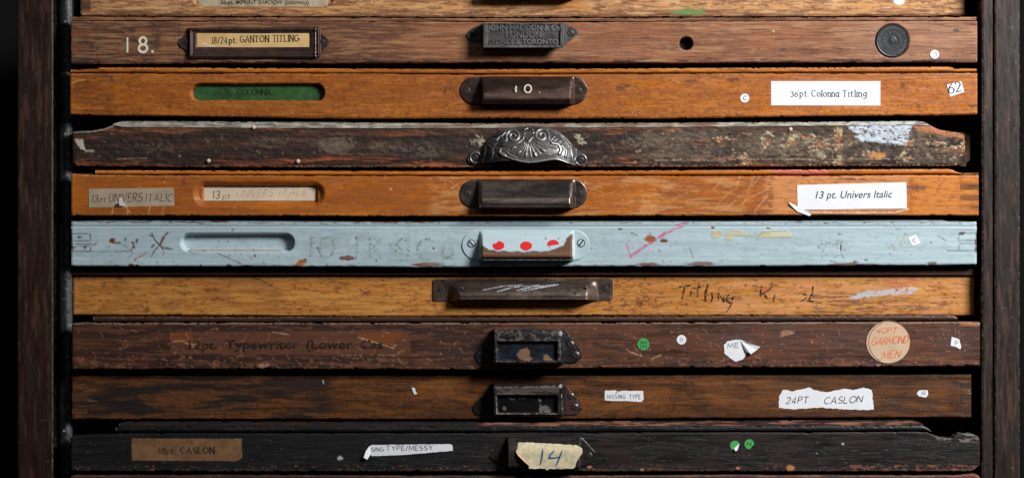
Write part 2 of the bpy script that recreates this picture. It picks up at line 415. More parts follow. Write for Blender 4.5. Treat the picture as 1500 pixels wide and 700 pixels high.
def prism(name, pts, d0, d1, mat, parent, smooth=False, label=None):
    """outline in photograph pixels, from depth d0 to d1"""
    n = len(pts); x = [p[0] for p in pts]; y = [p[1] for p in pts]
    A = W(x, y, [d1]*n); B = W(x, y, [d0]*n)
    tri = geometry.tessellate_polygon([[Vector((p[0], -p[1], 0)) for p in pts]])
    F = []
    for t in tri:
        a, b, c = [Vector((pts[i][0], -pts[i][1])) for i in t]
        t = tuple(t) if (b-a).cross(c-a) > 0 else tuple(t)[::-1]
        F.append(t); F.append(tuple(i+n for i in t[::-1]))
    ar = sum(pts[i][0]*-pts[(i+1) % n][1]-pts[(i+1) % n][0]*-pts[i][1] for i in range(n))
    for i in range(n):
        j = (i+1) % n
        F.append((j, i, i+n, j+n) if ar > 0 else (i, j, j+n, i+n))
    return mesh_obj(name, np.concatenate([A, B]), F, mat, parent, smooth, None, label)

def box(name, x0, x1, y0, y1, d0, d1, mat, parent, label=None):
    return prism(name, [(x0, y0), (x1, y0), (x1, y1), (x0, y1)], d0, d1, mat, parent, label=label)

def ribbon_geo(pts, wd, d, contrast=0.0, taper=False):
    P = np.array(pts, float)
    keep = [0]+[i for i in range(1, len(P)) if np.hypot(*(P[i]-P[i-1])) > 1e-4]; P = P[keep]
    if len(P) < 2: return np.zeros((0, 3)), []
    t = np.gradient(P, axis=0); L = np.hypot(t[:, 0], t[:, 1])[:, None]; t = t/np.maximum(L, 1e-6)
    # mitre
    sg = np.diff(P, axis=0); sg /= np.maximum(np.hypot(sg[:, 0], sg[:, 1])[:, None], 1e-6)
    t[0] = sg[0]; t[-1] = sg[-1]
    if len(P) > 2: t[1:-1] = sg[1:]+sg[:-1]; t /= np.maximum(np.hypot(t[:, 0], t[:, 1])[:, None], 1e-6)
    nrm = np.stack([-t[:, 1], t[:, 0]], -1)
    mit = np.ones(len(P))
    if len(P) > 2: mit[1:-1] = 1/np.clip(np.abs((nrm[1:-1, 0]*-sg[1:, 1]+nrm[1:-1, 1]*sg[1:, 0])), .45, 1)
    wv = wd*(1-contrast*np.abs(t[:, 0]))*mit
    if taper: wv = wv*(.55+.45*np.sin(np.linspace(.25, np.pi-.25, len(P))))
    A = P+nrm*wv[:, None]/2; B = P-nrm*wv[:, None]/2
    V = W(np.concatenate([A[:, 0], B[:, 0]]), np.concatenate([A[:, 1], B[:, 1]]), d)
    n = len(P); F = [(i, i+1, n+i+1, n+i) for i in range(n-1)]
    return V, F

GL = {
 'A': "0,0 .4,1 .8,0|.15,.35 .65,.35", 'B': "0,0 0,1|0,1 @.3,.76,.26,.24,90,-90 0,.52|0,.52 @.32,.26,.3,.26,90,-90 0,0",
 'C': "@.42,.5,.42,.5,50,310", 'D': "0,0 0,1|0,1 @.25,.5,.45,.5,90,-90 0,0", 'E': "0,0 0,1|0,1 .55,1|0,.52 .45,.52|0,0 .58,0",
 'G': "@.42,.5,.42,.5,50,345|.5,.45 .84,.45 .84,.08", 'H': "0,0 0,1|.7,0 .7,1|0,.5 .7,.5", 'I': "0,0 0,1", 'J': ".4,1 .4,.2 @.2,.2,.2,.2,0,-150",
 'K': "0,0 0,1|.6,1 0,.45|.18,.6 .65,0", 'L': "0,1 0,0|0,0 .55,0", 'M': "0,0 .06,1 .42,.2 .8,1 .86,0", 'N': "0,0 0,1|0,1 .7,0|.7,0 .7,1",
 'O': "@.45,.5,.45,.5,90,450", 'P': "0,0 0,1|0,1 @.28,.74,.3,.26,90,-90 0,.48", 'R': "0,0 0,1|0,1 @.28,.74,.3,.26,90,-90 0,.48|.25,.48 .65,0",
 'S': "@.3,.75,.27,.25,40,270 @.3,.25,.3,.25,90,-140", 'T': "0,1 .76,1|.38,.99 .38,.5 .38,0", 'U': "0,1 0,.32 @.32,.32,.32,.32,180,360 .64,1",
 'V': "0,1 .38,0 .75,1", 'W': "0,1 .25,0 .5,.8 .75,0 1,1", 'Y': "0,1 .35,.5 .7,1|.35,.5 .35,0", 'X': "0,0 .65,1|0,1 .65,0", '?': "@.2,.75,.2,.25,180,-60 .15,.3|.15,0 .15,.06",
 '0': "@.32,.5,.32,.5,90,450", '1': ".02,.78 .2,1 .2,0", '2': "@.3,.72,.28,.28,160,-30 0,0 .6,0", '3': "@.28,.75,.26,.25,150,-80 @.28,.26,.3,.27,80,-150",
 '4': ".45,0 .45,1 0,.3 .65,.3", '6': ".52,.97 .2,.72 @.3,.3,.3,.3,150,510", '8': "@.3,.76,.23,.24,-90,270|@.3,.26,.29,.26,90,450",
 'p': "0,.62 0,-.3|@.27,.31,.27,.31,180,540", 't': ".15,.88 .15,.12 .3,0 .42,.06|0,.62 .38,.62", 'o': "@.29,.31,.29,.31,90,450",
 'l': "0,1 0,0", 'n': "0,0 0,.62|0,.38 @.22,.38,.22,.24,180,0 .44,0", 'a': "@.24,.31,.24,.31,0,360|.48,.62 .48,0", 'i': "0,.62 0,0|0,.82 0,.9",
 'g': "@.24,.36,.24,.26,0,360|.48,.62 .48,-.1 @.24,-.1,.24,.2,0,-160", 'e': "0,.33 .5,.33 @.26,.31,.26,.31,5,320", 'r': "0,0 0,.62|0,.4 .14,.58 .32,.6",
 '.': "0,0 0,.1", '/': "0,-.1 .35,1.05", '&': ".7,0 .15,.75 @.3,.8,.15,.2,180,0 .1,.3 @.3,.22,.22,.22,180,330 .7,.5", '~': "0,.1 .12,.3 0,.5 .12,.7 .05,.9", '-': "0,.4 .4,.4"}
def glyph(ch):
    out = []
    for st in GL[ch].split('|'):
        p = []
        for tk in st.split():
            if tk[0] == '@':
                cx, cy, rx, ry, a0, a1 = map(float, tk[1:].split(','))
                k = max(5, int(abs(a1-a0)/18))
                p += [(cx+rx*math.cos(math.radians(a0+(a1-a0)*i/k)), cy+ry*math.sin(math.radians(a0+(a1-a0)*i/k))) for i in range(k+1)]
            else:
                a, b = tk.split(','); p.append((float(a), float(b)))
        out.append(p)
    return out
def strokes(text, x0, x1, yb, h, name, mat, parent, d, wd=1.2, contrast=0., serif=0., slope=0., slant=0., jit=0., seed=0, gap=.28, taper=False, cond=1., xform=None, label=None):
    """lettering of pen strokes, fitted from x0 to x1 on the baseline yb (rising by slope)"""
    g = random.Random(seed); items = []; x = 0.
    for ch in text:
        if ch == ' ': x += .55; continue
        st = glyph(ch); wdt = max(max(p[0] for p in s) for s in st); items.append((x, st)); x += wdt+gap
    tot = max(x-gap, .01); sx = (x1-x0)/tot; V = []; F = []; n = 0; k = 0
    def add(pts, wdd, con):
        nonlocal n, k
        q = [xform(*p) for p in pts] if xform else pts
        v, f = ribbon_geo(q, wdd, d+.012*k, con, taper); k += 1
        if len(v): V.append(v); F.extend([tuple(i+n for i in t) for t in f]); n += len(v)
    for gx, st in items:
        jx = g.uniform(-jit, jit); jy = g.uniform(-jit, jit)*h; js = 1+g.uniform(-jit, jit); jr = g.uniform(-jit, jit)
        def T(p):
            px, py = p; px += jr*py*.5
            X = x0+(gx+px+slant*py*h/sx+jx*.5)*sx; return (X, yb-(py*h*js)+jy+slope*(X-x0))
        for s in st:
            if len(s) > 2 and jit:
                s = [(a+g.uniform(-jit, jit)*.25, b+g.uniform(-jit, jit)*.25) for a, b in s]
            add([T(p) for p in s], wd, contrast)
            if serif:
                for e, nx in ((s[0], s[1]), (s[-1], s[-2])):
                    if abs(e[1]-nx[1]) > abs(e[0]-nx[0])*.8 and min(abs(e[1]-q) for q in (0, 1, .62, -.3)) < .005 and abs(e[1]-nx[1]) > .2:
                        c = T(e); add([(c[0]-serif*h, c[1]), (c[0]+serif*h, c[1]+slope*serif*h*2)], wd*(1-contrast)*.9+.2, 0)
    return mesh_obj(name, np.concatenate(V), F, mat, parent, False, None, label)

def block_text(text, x0, x1, yb, h, name, mat, parent, d, ext=.1, bold=0., shear=0., slope=0., arc=None, label=None):
    c = bpy.data.curves.new(name, 'FONT'); c.body = text; c.extrude = 0; c.offset = 0
    o = bpy.data.objects.new('t', c); COL.objects.link(o); c.size = 1; c.offset = bold; c.shear = shear; c.resolution_u = 3
    if ext: c.extrude = .05
    dg = bpy.context.evaluated_depsgraph_get(); me = bpy.data.meshes.new_from_object(o.evaluated_get(dg))
    v = np.zeros(len(me.vertices)*3); me.vertices.foreach_get('co', v); v = v.reshape(-1, 3)
    F = [tuple(p.vertices) for p in me.polygons]
    bpy.data.objects.remove(o); bpy.data.meshes.remove(me); bpy.data.curves.remove(c)
    mx, Mx = v[:, 0].min(), v[:, 0].max()
    X = x0+(v[:, 0]-mx)/(Mx-mx)*(x1-x0); Y = yb-v[:, 1]/.70*h+slope*(X-x0)
    D = d+(np.sign(v[:, 2])*ext if ext else 0)
    return mesh_obj(name, W(X, Y, D), F, mat, parent, False, None, label)

def lathe(name, cx, cy, prof, mat, parent, n=28, label=None):
    """prof: (radius, depth) from the rim inwards; closed to the centre at the end"""
    V = []; F = []
    for r, d in prof:
        for i in range(n):
            a = 2*math.pi*i/n; V.append((cx+r*math.cos(a), cy-r*math.sin(a), d))
    for j in range(len(prof)-1):
        for i in range(n):
            k = (i+1) % n; F.append((j*n+i, j*n+k, (j+1)*n+k, (j+1)*n+i))
    F.append(tuple((len(prof)-1)*n+i for i in range(n))); F.append(tuple(range(n))[::-1])
    V = np.array(V); return mesh_obj(name, W(V[:, 0], V[:, 1], V[:, 2]), F, mat, parent, False, None, label)

def screw(cx, cy, r, d, ang, mat, parent, slot_mat=None, dome=1.2):
    """slotted screw head: dome in two halves either side of the slot, and the slot floor"""
    V = []; F = []; n = 10; hw = max(.85, r*.2); r = r*1.12; dome = dome*.6
    ca, sa = math.cos(ang), math.sin(ang)
    for sgn in (1, -1):
        base = len(V); ringn = 4
        for j in range(ringn):
            rr = r*(1-j/ringn*.85); dd = d+dome*math.sin((j/ringn)*math.pi/2)
            for i in range(n+1):
                a = math.pi*i/n; u = rr*math.cos(a); v = max(rr*math.sin(a), hw)*sgn
                V.append((cx+u*ca-v*sa, cy+u*sa+v*ca, dd))
        # outer skirt
        for j in range(ringn-1):
            for i in range(n):
                a = base+j*(n+1)+i; q = (a, a+1, a+n+2, a+n+1); F.append(q if sgn < 0 else q[::-1])
        t = [base+(ringn-1)*(n+1)+i for i in range(n+1)]; F.append(tuple(t) if sgn < 0 else tuple(t[::-1]))
        # wall of the slot
        b2 = len(V)
        for u in (-r, r): V.append((cx+u*ca-hw*sgn*sa, cy+u*sa+hw*sgn*ca, d-.6))
        for u, dd in ((r, d+dome*.6), (-r, d+dome*.6)): V.append((cx+u*.8*ca-hw*sgn*sa, cy+u*.8*sa+hw*sgn*ca, dd))
        F.append((b2, b2+1, b2+2, b2+3))
    V = np.array(V); o = mesh_obj('screw', W(V[:, 0], V[:, 1], V[:, 2]), F, mat, parent, False)
    # slot floor
    c = [(cx+u*ca-v*sa, cy+u*sa+v*ca) for u, v in ((-r*.93, -hw*1.1), (r*.93, -hw*1.1), (r*.93, hw*1.1), (-r*.93, hw*1.1))]
    prism('screw_slot', c, d-.5, d+.15, slot_mat or M['slot'], o) if False else None
    ring = [(cx+(r+.45)*math.cos(a), cy+(r+.45)*math.sin(a)) for a in np.linspace(0, 2*math.pi, 20)[:-1]]
    Vn = [v for v in ring]
    me = o.data
    slot = me.materials.append(slot_mat or M['slot'])
    n0 = len(me.vertices); me.vertices.add(len(ring))
    co = W([p[0] for p in ring], [p[1] for p in ring], d+.18)
    for i, cc in enumerate(co): me.vertices[n0+i].co = cc
    vs = [tuple(v.co) for v in me.vertices]; fs = [tuple(p.vertices) for p in me.polygons]+[tuple(range(n0+len(ring)-1, n0-1, -1))]
    m2 = bpy.data.meshes.new('screw'); m2.from_pydata(vs, [], fs); m2.materials.append(mat); m2.materials.append(slot_mat or M['slot'])
    m2.polygons[len(fs)-1].material_index = 1; m2.update(); o.data = m2
    return o

def torn(pts, amp=.8, step=3, seed=0, sides=None):
    g = random.Random(seed); out = []
    n = len(pts)
    for i in range(n):
        (x0, y0), (x1, y1) = pts[i], pts[(i+1) % n]; L = math.hypot(x1-x0, y1-y0); k = max(1, int(L/step))
        a = amp if (sides is None or i in sides) else 0
        for j in range(k):
            t = j/k; e = g.uniform(-a, a) if 0 < j else 0
            out.append((x0+(x1-x0)*t-(y1-y0)/max(L, 1)*e, y0+(y1-y0)*t+(x1-x0)/max(L, 1)*e))
    return out
def paper(pts, mat, parent, name='paper_label', d=.25, th=.3, label=None, curl=None):
    o = prism(name, pts, d, d+th, mat, parent, label=label)
    return o
def flap(pts3, mat, parent, name='curled_flap'):
    """a lifted piece of paper: a fan of (x, y, depth) points, two-sided"""
    P = np.array(pts3, float); n = len(P)
    V = np.concatenate([W(P[:, 0], P[:, 1], P[:, 2]), W(P[:, 0]+.2, P[:, 1]+.2, P[:, 2]-.3)])
    F = [(0, i, i+1) for i in range(1, n-1)]+[(n, n+i+1, n+i) for i in range(1, n-1)]+[(i, (i+1) % n, n+(i+1) % n, n+i) for i in range(n)]
    return mesh_obj(name, V, F, mat, parent, False)
def disc(cx, cy, r, mat, parent, name='round_sticker', label=None, d=.25, n=28, rx=None):
    return prism(name, [(cx+(rx or r)*math.cos(2*math.pi*i/n), cy+r*math.sin(2*math.pi*i/n)) for i in range(n)], d, d+.3, mat, parent, label=label)

# ------------------------------------------------------------------ added backdrop and cabinet
Cur.off = np.zeros(3); Cur.k = 1; Cur.dd = 0
wl = box('backdrop', -3500, 5000, -2500, 3200, -1250, -1230, M['backdrop'], None)  # black sheet added to keep the world glow out of the background
wl['kind'] = 'structure'
wf = bpy.data.objects  # noqa
base_z = (350-1500)*S
cab = thing('type_cabinet', (0, 0, base_z), 'dark wooden cabinet whose scuffed uprights frame the whole stack of type drawers', 'cabinet')
Cur.off = np.array([0, 0, base_z])
def post_marks(seed, light, n):
    def f(c):
        g = random.Random(seed)
        c.specks(c.x.min(), 0, c.x.max(), 700, n, (150, 130, 112), .4, 1.1, .7, seed)
        c.scratches(c.x.min(), 0, c.x.max(), 700, n//3, (126, 98, 78), 14, .7, .5, seed+1, 1.2, .8)
        c.patches(c.x.min(), -10, c.x.max(), 710, (36, 24, 20), .52, .5, 6, 50, .2, seed, 3)
        c.patches(c.x.min(), -10, c.x.max(), 710, (104, 66, 46), .60, .35, 4, 40, .12, seed+4, 3)
        for e in (c.x.min(), c.x.max()):
            c.line([(e, -10), (e, 710)], 2.2, (128, 104, 86), .55, 1.2, gap=.5, seed=seed)
    return f
def vpost(x0, x1, seed, d=0, mat=None, name='upright_post', back=-700, r=2.5, n=60, drop=2.2, paint=None):
    def dep(X, Y, V):
        a = np.clip(1-(X-x0)/r, 0, 1); b = np.clip(1-(x1-X)/r, 0, 1)
        return d-drop*(1-np.sqrt(1-a*a))-drop*(1-np.sqrt(1-b*b))+(fbm(X/5, Y/30, seed)-.5)*.8
    xs = np.unique(np.concatenate([np.linspace(x0, x0+r, 5), np.linspace(x0+r, x1-r, max(4, int((x1-x0)/1.6))), np.linspace(x1-r, x1, 5)]))
    return relief(name, x0, x1, lambda x: x*0-60., lambda x: x*0+760., dep, mat or M['post'], cab, xs=xs, rows=500, back=back, paint=paint or post_marks(seed, 1, n))
vpost(25, 77.5, 3, 0, n=26)
vpost(1457.5, 1494, 5, 0, M['post2'], n=50)
vpost(1440, 1456.5, 7, -5, M['post2'], n=26, r=3)
def inner_marks(c):
    x0, x1 = c.x.min(), c.x.max()
    c.poly([(x1-9, -60), (x1-1.5, -60), (x1-1.5, 760), (x1-9, 760)], (92, 94, 98), .75, 1.5, 4, gap=.38, seed=4)
    c.specks(x1-12, 0, x1, 700, 50, (190, 190, 188), .5, 1.3, .8, 3)
vpost(77.5, 100.5, 9, -22, M['inner'], 'inner_upright', r=9, drop=9, paint=inner_marks)
vpost(1428, 1439, 11, -110, M['inner'], 'inner_upright', r=3, drop=3, paint=lambda c: c.specks(1428, 0, 1439, 700, 10, (90, 84, 78), .4, 1, .5, 3))
box('side_panel', 27, 60, -60, 760, -1000, -702, M['void'], cab)
box('side_panel', 1460, 1492, -60, 760, -1000, -702, M['void'], cab)
box('back_panel', 60, 1460, -60, 760, -1020, -1000, M['void'], cab)
box('top_rail', 25, 1494, -120, -61, -1000, 0, M['void'], cab)
box('plinth', 25, 1494, 761, 1500, -1000, 0, M['void'], cab)
# ------------------------------------------------------------------ drawers
GROUP = 'type drawers stacked in the cabinet'
def drawer(label, top, bot, dd, mat, front, paint, back=-18, pitch=1.25, x0=None, x1=None, body=True, wear=.5, runner=True, smooth_outline=False):
    k = (DIST-dd)/DIST
    x0 = top[0][0] if x0 is None else x0; x1 = top[-1][0] if x1 is None else x1
    ybot = max(p[1] for p in bot)
    Cur.k = k; Cur.dd = dd; Cur.off = np.zeros(3)
    z = (350-ybot)*S*k
    root = thing('type_case', (0, -dd*S, z), label, 'drawer', GROUP)
    Cur.off = np.array([0, -dd*S, z]); Cur.root = root
    sd = len(bpy.data.objects) % 97
    ft = (spl if smooth_outline else interp)(top); fb = interp(bot)
    def chip(x, s): return np.clip((fbm(x/13, x*0+s, 7+sd, 4)-.58)*7, 0, 1)*wear*1.3
    zt = lambda x: ft(x)+chip(x, sd*.7)+(fbm(x/60, x*0, sd, 2)-.5)*.8+(fbm(x/260, x*0, sd+3, 2)-.5)*1.6
    zb = lambda x: fb(x)-chip(x, sd*.7+9)*1.2-(fbm(x/80, x*0+4, sd, 2)-.5)*.8+(fbm(x/300, x*0+8, sd+3, 2)-.5)*1.8
    L = abs(x1-x0)
    def dep(X, Y, V):
        h = zb(X)-zt(X)
        e = 2.2; a = np.clip(1-(X-x0)/e, 0, 1); b = np.clip(1-(x1-X)/e, 0, 1)
        return round_edge(V, h)-1.8*(1-np.sqrt(1-a*a))-1.8*(1-np.sqrt(1-b*b))+(fbm(X/90, Y/8, sd, 3)-.5)*1.0+(fbm(X/14, Y/1.3, sd+5, 2)-.5)*.22+front(X, Y, V)
    fb_o = relief('front_board', x0, x1, zt, zb, dep, mat, root, pitch=pitch, back=back, paint=paint)
    if body:
        yt = max(top[0][1], top[-1][1], min(p[1] for p in top)+9)+3; yb = ybot-3
        for a in ((x0+6, x0+26), (x1-26, x1-6)):
            box('side_board', a[0], a[1], yt, yb, -640, back-.5, M['rail'], root)
        box('bottom_board', x0+26.5, x1-26.5, yb-8, yb-1, -640, back-.5, M['rail'], root)
        box('back_board', x0+26.5, x1-26.5, yt, yb-8.5, -640, -625, M['rail'], root)
    return root, fb_o
def moulding(root, x0, x1, top, bot, d, mat, kind='bead', paint=None, back=-16, name='top_moulding', seed=1, ends=(2, 2), chipw=1.0):
    ft = interp(top); fb = interp(bot)
    def ztf(x): return ft(x)+np.clip((fbm(x/6, x*0+seed, 7, 3)-.58)*6, 0, 1)*chipw+3*np.clip(1-(x-x0)/ends[0], 0, 1)**2*(ends[0] > 3)+4*np.clip(1-(x1-x)/ends[1], 0, 1)**1.5*(ends[1] > 3)
    def zbf(x): return fb(x)
    def dep(X, Y, V):
        if kind == 'bead': p = 2.6*np.sqrt(np.clip(1-(2*V*1.05-.95)**2, 0, 1))-1.4+np.where(V > .78, -2.2*smooth01((V-.78)/.1), 0)+1.8*smooth01((V-.93)/.05)
        elif kind == 'cove': p = -3.5+4.5*V**2
        else: p = 0*V
        return d+p+(fbm(X/30, Y/3, seed, 3)-.5)*.5
    return relief(name, x0, x1, ztf, zbf, dep, mat, root, pitch=1.6, rows=14, back=back, paint=paint)

def slot_depth(X, Y, cx0, cx1, cy, r, D, dish=0, rim=1.5):
    """stadium-shaped recess"""
    dx = np.maximum(np.maximum(cx0+r-X, X-(cx1-r)), 0); d = np.hypot(dx, Y-cy)-r
    f = smooth01(-(d-rim/2)/rim)
    out = -D*f
    if dish: out = out-dish*smooth01(1-np.abs(d+0)/6)*(d > 0)
    return out
def joint_fingers(root, rects, mat, d=.35):
    for (a, b, c, e) in rects: box('joint_finger', a, b, c, e, -6, d, mat, root)

# ---- pulls
def stadium_pull(root, x0, x1, y0, y1, hx0, hx1, D, mat, paint, label, chk=5, bevel=3, shape='round', plate=1.6):
    r = (y1-y0)/2; cy = (y0+y1)/2
    hw = lambda x: np.sqrt(np.clip(r*r-np.maximum(np.maximum(x0+r-x, x-(x1-r)), 0)**2, .01, None))
    zt = lambda x: cy-hw(x); zb = lambda x: cy+hw(x)
    xs = np.unique(np.concatenate([x0+(1-np.cos(np.linspace(0, math.pi/2, 14)))*r*.9, np.arange(x0+r*.9, hx0-1, 1.0), np.linspace(hx0-1, hx0+chk+bevel, 22), np.arange(hx0+chk+bevel, hx1-chk-bevel, 1.2), np.linspace(hx1-chk-bevel, hx1+1, 22), np.arange(hx1+1, x1-r*.9, 1.0), x1-(1-np.cos(np.linspace(0, math.pi/2, 14)))*r*.9]))
    def dep(X, Y, V):
        t = np.clip((Y-y0)/(y1-y0), 0, 1)
        if shape == 'round': p = np.sin(np.clip(t/.86, 0, 1)*math.pi/2)**.9; p = p-.22*smooth01((t-.84)/.16)
        else: p = np.clip(t/.66, 0, 1)**.85*.9; p = p+.10*smooth01((t-.55)/.3)-.25*smooth01((t-.86)/.14)
        e = smooth01((X-hx0)/chk)*smooth01((hx1-X)/chk)
        e = e*(.82+.18*smooth01((X-hx0-chk+1)/bevel)*smooth01((hx1-chk+1-X)/bevel))
        lip = .5*smooth01(1-np.abs(hw(X)-np.abs(Y-cy))/1.5)
        return plate+D*p*e-lip*(1-e)
    o = relief('pull_handle', x0, x1, zt, zb, dep, mat, root, xs=xs, rows=46, shell=1.8, paint=paint, label=label)
    return o

def wear_glint_line(c, pts, wd, col, al): c.line(pts, wd, col, al, 1.2, gap=.42)  # pale broken line, for worn edges and for painted highlights

def run(top, bot):  # helper for straight outlines
    return top, bot
NOF = lambda X, Y, V: 0*X

# ================= drawer 0: cut by the upper edge of the photograph
def p0(c):
    c.patches(118, -40, 1414, 24, (118, 72, 44), .52, .75, 16, 1.6, .05, 3, 4)
    c.patches(118, -40, 1414, 24, (222, 176, 122), .60, .7, 22, 2.6, .06, 5, 4)
    c.patches(270, 4, 1414, 20, (206, 150, 90), .54, .8, 26, 4, .05, 9, 20)
    c.patches(118, 14, 1414, 26, (96, 60, 42), .5, .6, 30, 2, .06, 6, 3)
    c.poly([(977, 16), (1000, 15), (1004, 12), (1022, 14), (1030, 9), (1033, 22), (1004, 23), (985, 20)], (96, 138, 76), .95, 1.2, 1, gap=.36)
    c.poly([(296, 8), (480, 9), (478, 13), (300, 12)], (120, 66, 30), .6, 1)
    c.blob(840, 8, 26, 6, (196, 120, 30), .6, .8)
    c.poly([(118, -5), (133, -5), (133, 16), (118, 16)], (58, 36, 22), .8, 1.2)
    pass
root, fb0 = drawer('tan drawer with peeling varnish cut off by the top edge of the photo', [(118, -40), (1414, -40)], [(118, 22.5), (700, 25), (1414, 23)], -46, M['d0'],
    lambda X, Y, V: slot_depth(X, Y, 283, 488, -4, 14.5, 3.2, rim=2), p0, pitch=1.4)
paper([(292, -14), (479, -14), (483, -8), (480, 8), (474, 11), (298, 10), (290, 4)], paper_mat('grey_worn_card', (196, 180, 152), (140, 124, 104), .8, 120), root, label='worn grey card label printed 36-pt. IMPRINT SHADOW (Economy) in the slot', d=-3.1, th=.3)
pl = Cur.root.children[-1]
block_text('36-pt. IMPRINT SHADOW (Economy)', 323, 452, 6.4, 6.4, 'lettering', M['inkfaded'], pl, -2.6, ext=.05, bold=.012)
stadium_pull(root, 680, 856, -38, .5, 706, 842, 24, M['japan2'], None, 'dark rounded pull cut off by the top of the photo')
prism('paper_scrap', [(1308, -4), (1325, -3), (1324, 6), (1316, 8.5), (1309, 5)], .3, .6, M['white'], root, label='small torn white paper scrap')

# ================= drawer 1: number 18., brass card frame, nameplate pull, black badge
def p1(c):
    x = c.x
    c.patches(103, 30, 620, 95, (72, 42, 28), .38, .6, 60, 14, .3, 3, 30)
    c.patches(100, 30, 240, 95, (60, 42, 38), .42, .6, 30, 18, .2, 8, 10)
    c.patches(103, 30, 1432, 95, (78, 48, 48), .56, .35, 26, 1.5, .1, 4, 4)
    c.patches(103, 30, 1432, 95, (200, 148, 104), .57, .35, 30, 1.8, .12, 14, 4); c.patches(560, 30, 1240, 95, (158, 92, 56), .5, .4, 40, 8, .2, 44, 40)
    c.patches(1240, 30, 1432, 95, (160, 118, 96), .40, .4, 30, 12, .3, 7, 40)
    c.line([(103, 32), (1432, 32)], 1.6, (170, 126, 100), .5, 1.2, gap=.5)
    c.line([(262, 36), (262, 90)], 1.4, (40, 28, 26), .6, .8)
    c.blob(1005, 64, 10, 10, (8, 6, 6), 1, .08, .2)
    c.blob(1010, 64, 14, 4, (90, 52, 36), .5, .5)
    c.blob(1307, 60, 25.5, 25.5, (14, 11, 11), 1, .03, .05)
    c.blob(1401, 45, 5, 3, (78, 70, 52), .8, .7); c.line([(1398, 47), (1404, 41)], 1.4, (70, 64, 50), .8)
    c.line([(1401, 78), (1402, 84)], 1.3, (86, 70, 60), .8); c.line([(1399, 80), (1404, 79)], 1, (86, 70, 60), .6)
    c.blob(1147, 73, 3.5, 2, (84, 50, 42), .9, .7); c.blob(1133, 46, 1.4, 1.8, (214, 190, 160), .9); c.blob(1133, 55, 1, 3, (200, 160, 130), .6)
    c.scratches(110, 36, 1430, 88, 60, (200, 158, 124), 14, .7, .4, 11)
    c.specks(103, 32, 1432, 92, 90, (50, 32, 30), .5, 1.3, .7, 21)
    c.patches(103, 86, 1432, 96, (54, 34, 30), .5, .8, 20, 2, .06, 31, 3)
    for a, b in ((109, 116), (122, 128)): c.poly([(106, 37+a*.1), (134, 37+a*.1), (134, 49), (106, 49)], (104, 58, 38), .3, 1.5, 3)
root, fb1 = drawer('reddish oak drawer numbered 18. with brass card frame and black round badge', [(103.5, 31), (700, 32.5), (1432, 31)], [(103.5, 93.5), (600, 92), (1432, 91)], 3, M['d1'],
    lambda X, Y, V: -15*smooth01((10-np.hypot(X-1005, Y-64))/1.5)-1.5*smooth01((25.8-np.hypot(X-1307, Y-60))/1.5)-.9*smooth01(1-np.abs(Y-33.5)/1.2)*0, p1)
def pm1(c):
    c.patches(103, 20, 1432, 32, (70, 40, 32), .5, .6, 20, 2, .06, 3, 3); c.patches(103, 22, 1432, 28, (186, 132, 104), .55, .5, 30, 2, .06, 5, 3)
moulding(root, 104, 1431, [(104, 24.5), (700, 27), (1431, 25)], [(104, 29.8), (700, 31.2), (1431, 29.8)], -1.5, M['d1'], 'flat', pm1)
strokes('I', 186.8, 187.2, 77.5, 22, 'painted_number', M['creampaint'], root, .9, wd=4, label='cream hand painted numeral 1', taper=True)
strokes('8', 203.5, 216, 77.5, 22, 'painted_number', M['creampaint'], root, .9, wd=3.6, jit=.03, seed=4, label='cream hand painted numeral 8')
disc(223.5, 76, 1.9, M['creampaint'], root, 'painted_dot', d=.8)
joint_fingers(root, [(104.5, 131, 44, 54), (104.5, 131, 66, 75)], M['endgrain_r'], .25)
# card frame
def fr_out(t): return None
fx0, fx1, fy0, fy1 = 278, 467, 41.5, 85.5
ear_r = [(467, 43), (470, 47), (473, 52), (477, 54), (481, 58), (482, 63), (480, 68), (475, 71), (471, 76), (468, 82)]
ear_l = [(278, 82), (275, 76), (270, 71.5), (265, 69), (262.5, 63), (265, 57), (271, 53), (275, 48), (278, 44)]
zt = interp([(262.5, 62)]+[(265, 57), (271, 53), (275, 48), (277, 41.5), (469, 40.5), (471, 47), (474, 53), (478, 55), (482, 62)])
zb = interp([(262.5, 63.5), (265, 69), (270, 71.5), (275, 77), (277, 86), (468, 85), (471, 77), (475, 71.5), (480, 68), (482, 63.5)])
def fdep(X, Y, V):
    # frame: rounded rims around a window 287..455 x 48..71
    inx = np.minimum(X-288, 456-X); iny = np.minimum(Y-48, 70.5-Y); ins = np.minimum(inx, iny)
    body = smooth01((X-276)/2)*smooth01((470-X)/2)
    ox = np.minimum(X-277, 469-X); oy = np.minimum(Y-41.5, 85.5-Y); o = np.clip(np.minimum(ox, oy), 0, None)
    p = 2.0+body*(2.6*np.sin(np.clip(o/5, 0, 1)*math.pi)+1.6)
    p = p+1.6*smooth01(1-np.abs(X-462)/2.5)*body+1.2*smooth01(1-np.abs(Y-79)/1.2)*body
    return np.where(ins > 0, 0.5+(p-.5)*(1-smooth01(ins/1.2)), p)
def pf(c):
    wear_glint_line(c, [(290, 80), (455, 79)], 1.2, (110, 86, 78), .7); wear_glint_line(c, [(463, 45), (463, 82)], 1.6, (150, 128, 120), .8)
    wear_glint_line(c, [(287, 43), (460, 42.5)], 1, (120, 96, 88), .7); wear_glint_line(c, [(471, 50), (481, 58), (481, 67), (472, 75)], 1.1, (150, 128, 120), .8)
fr = relief('card_frame', 262.5, 482, zt, zb, fdep, M['frame'], root, pitch=.9, rows=50, back=-.2, paint=pf, label='dark metal card frame with rounded ears')
screw(273, 63, 3.4, 2.2, .8, M['screw_d'], fr); screw(473, 61.5, 3.4, 2.2, .3, M['screw_d'], fr)
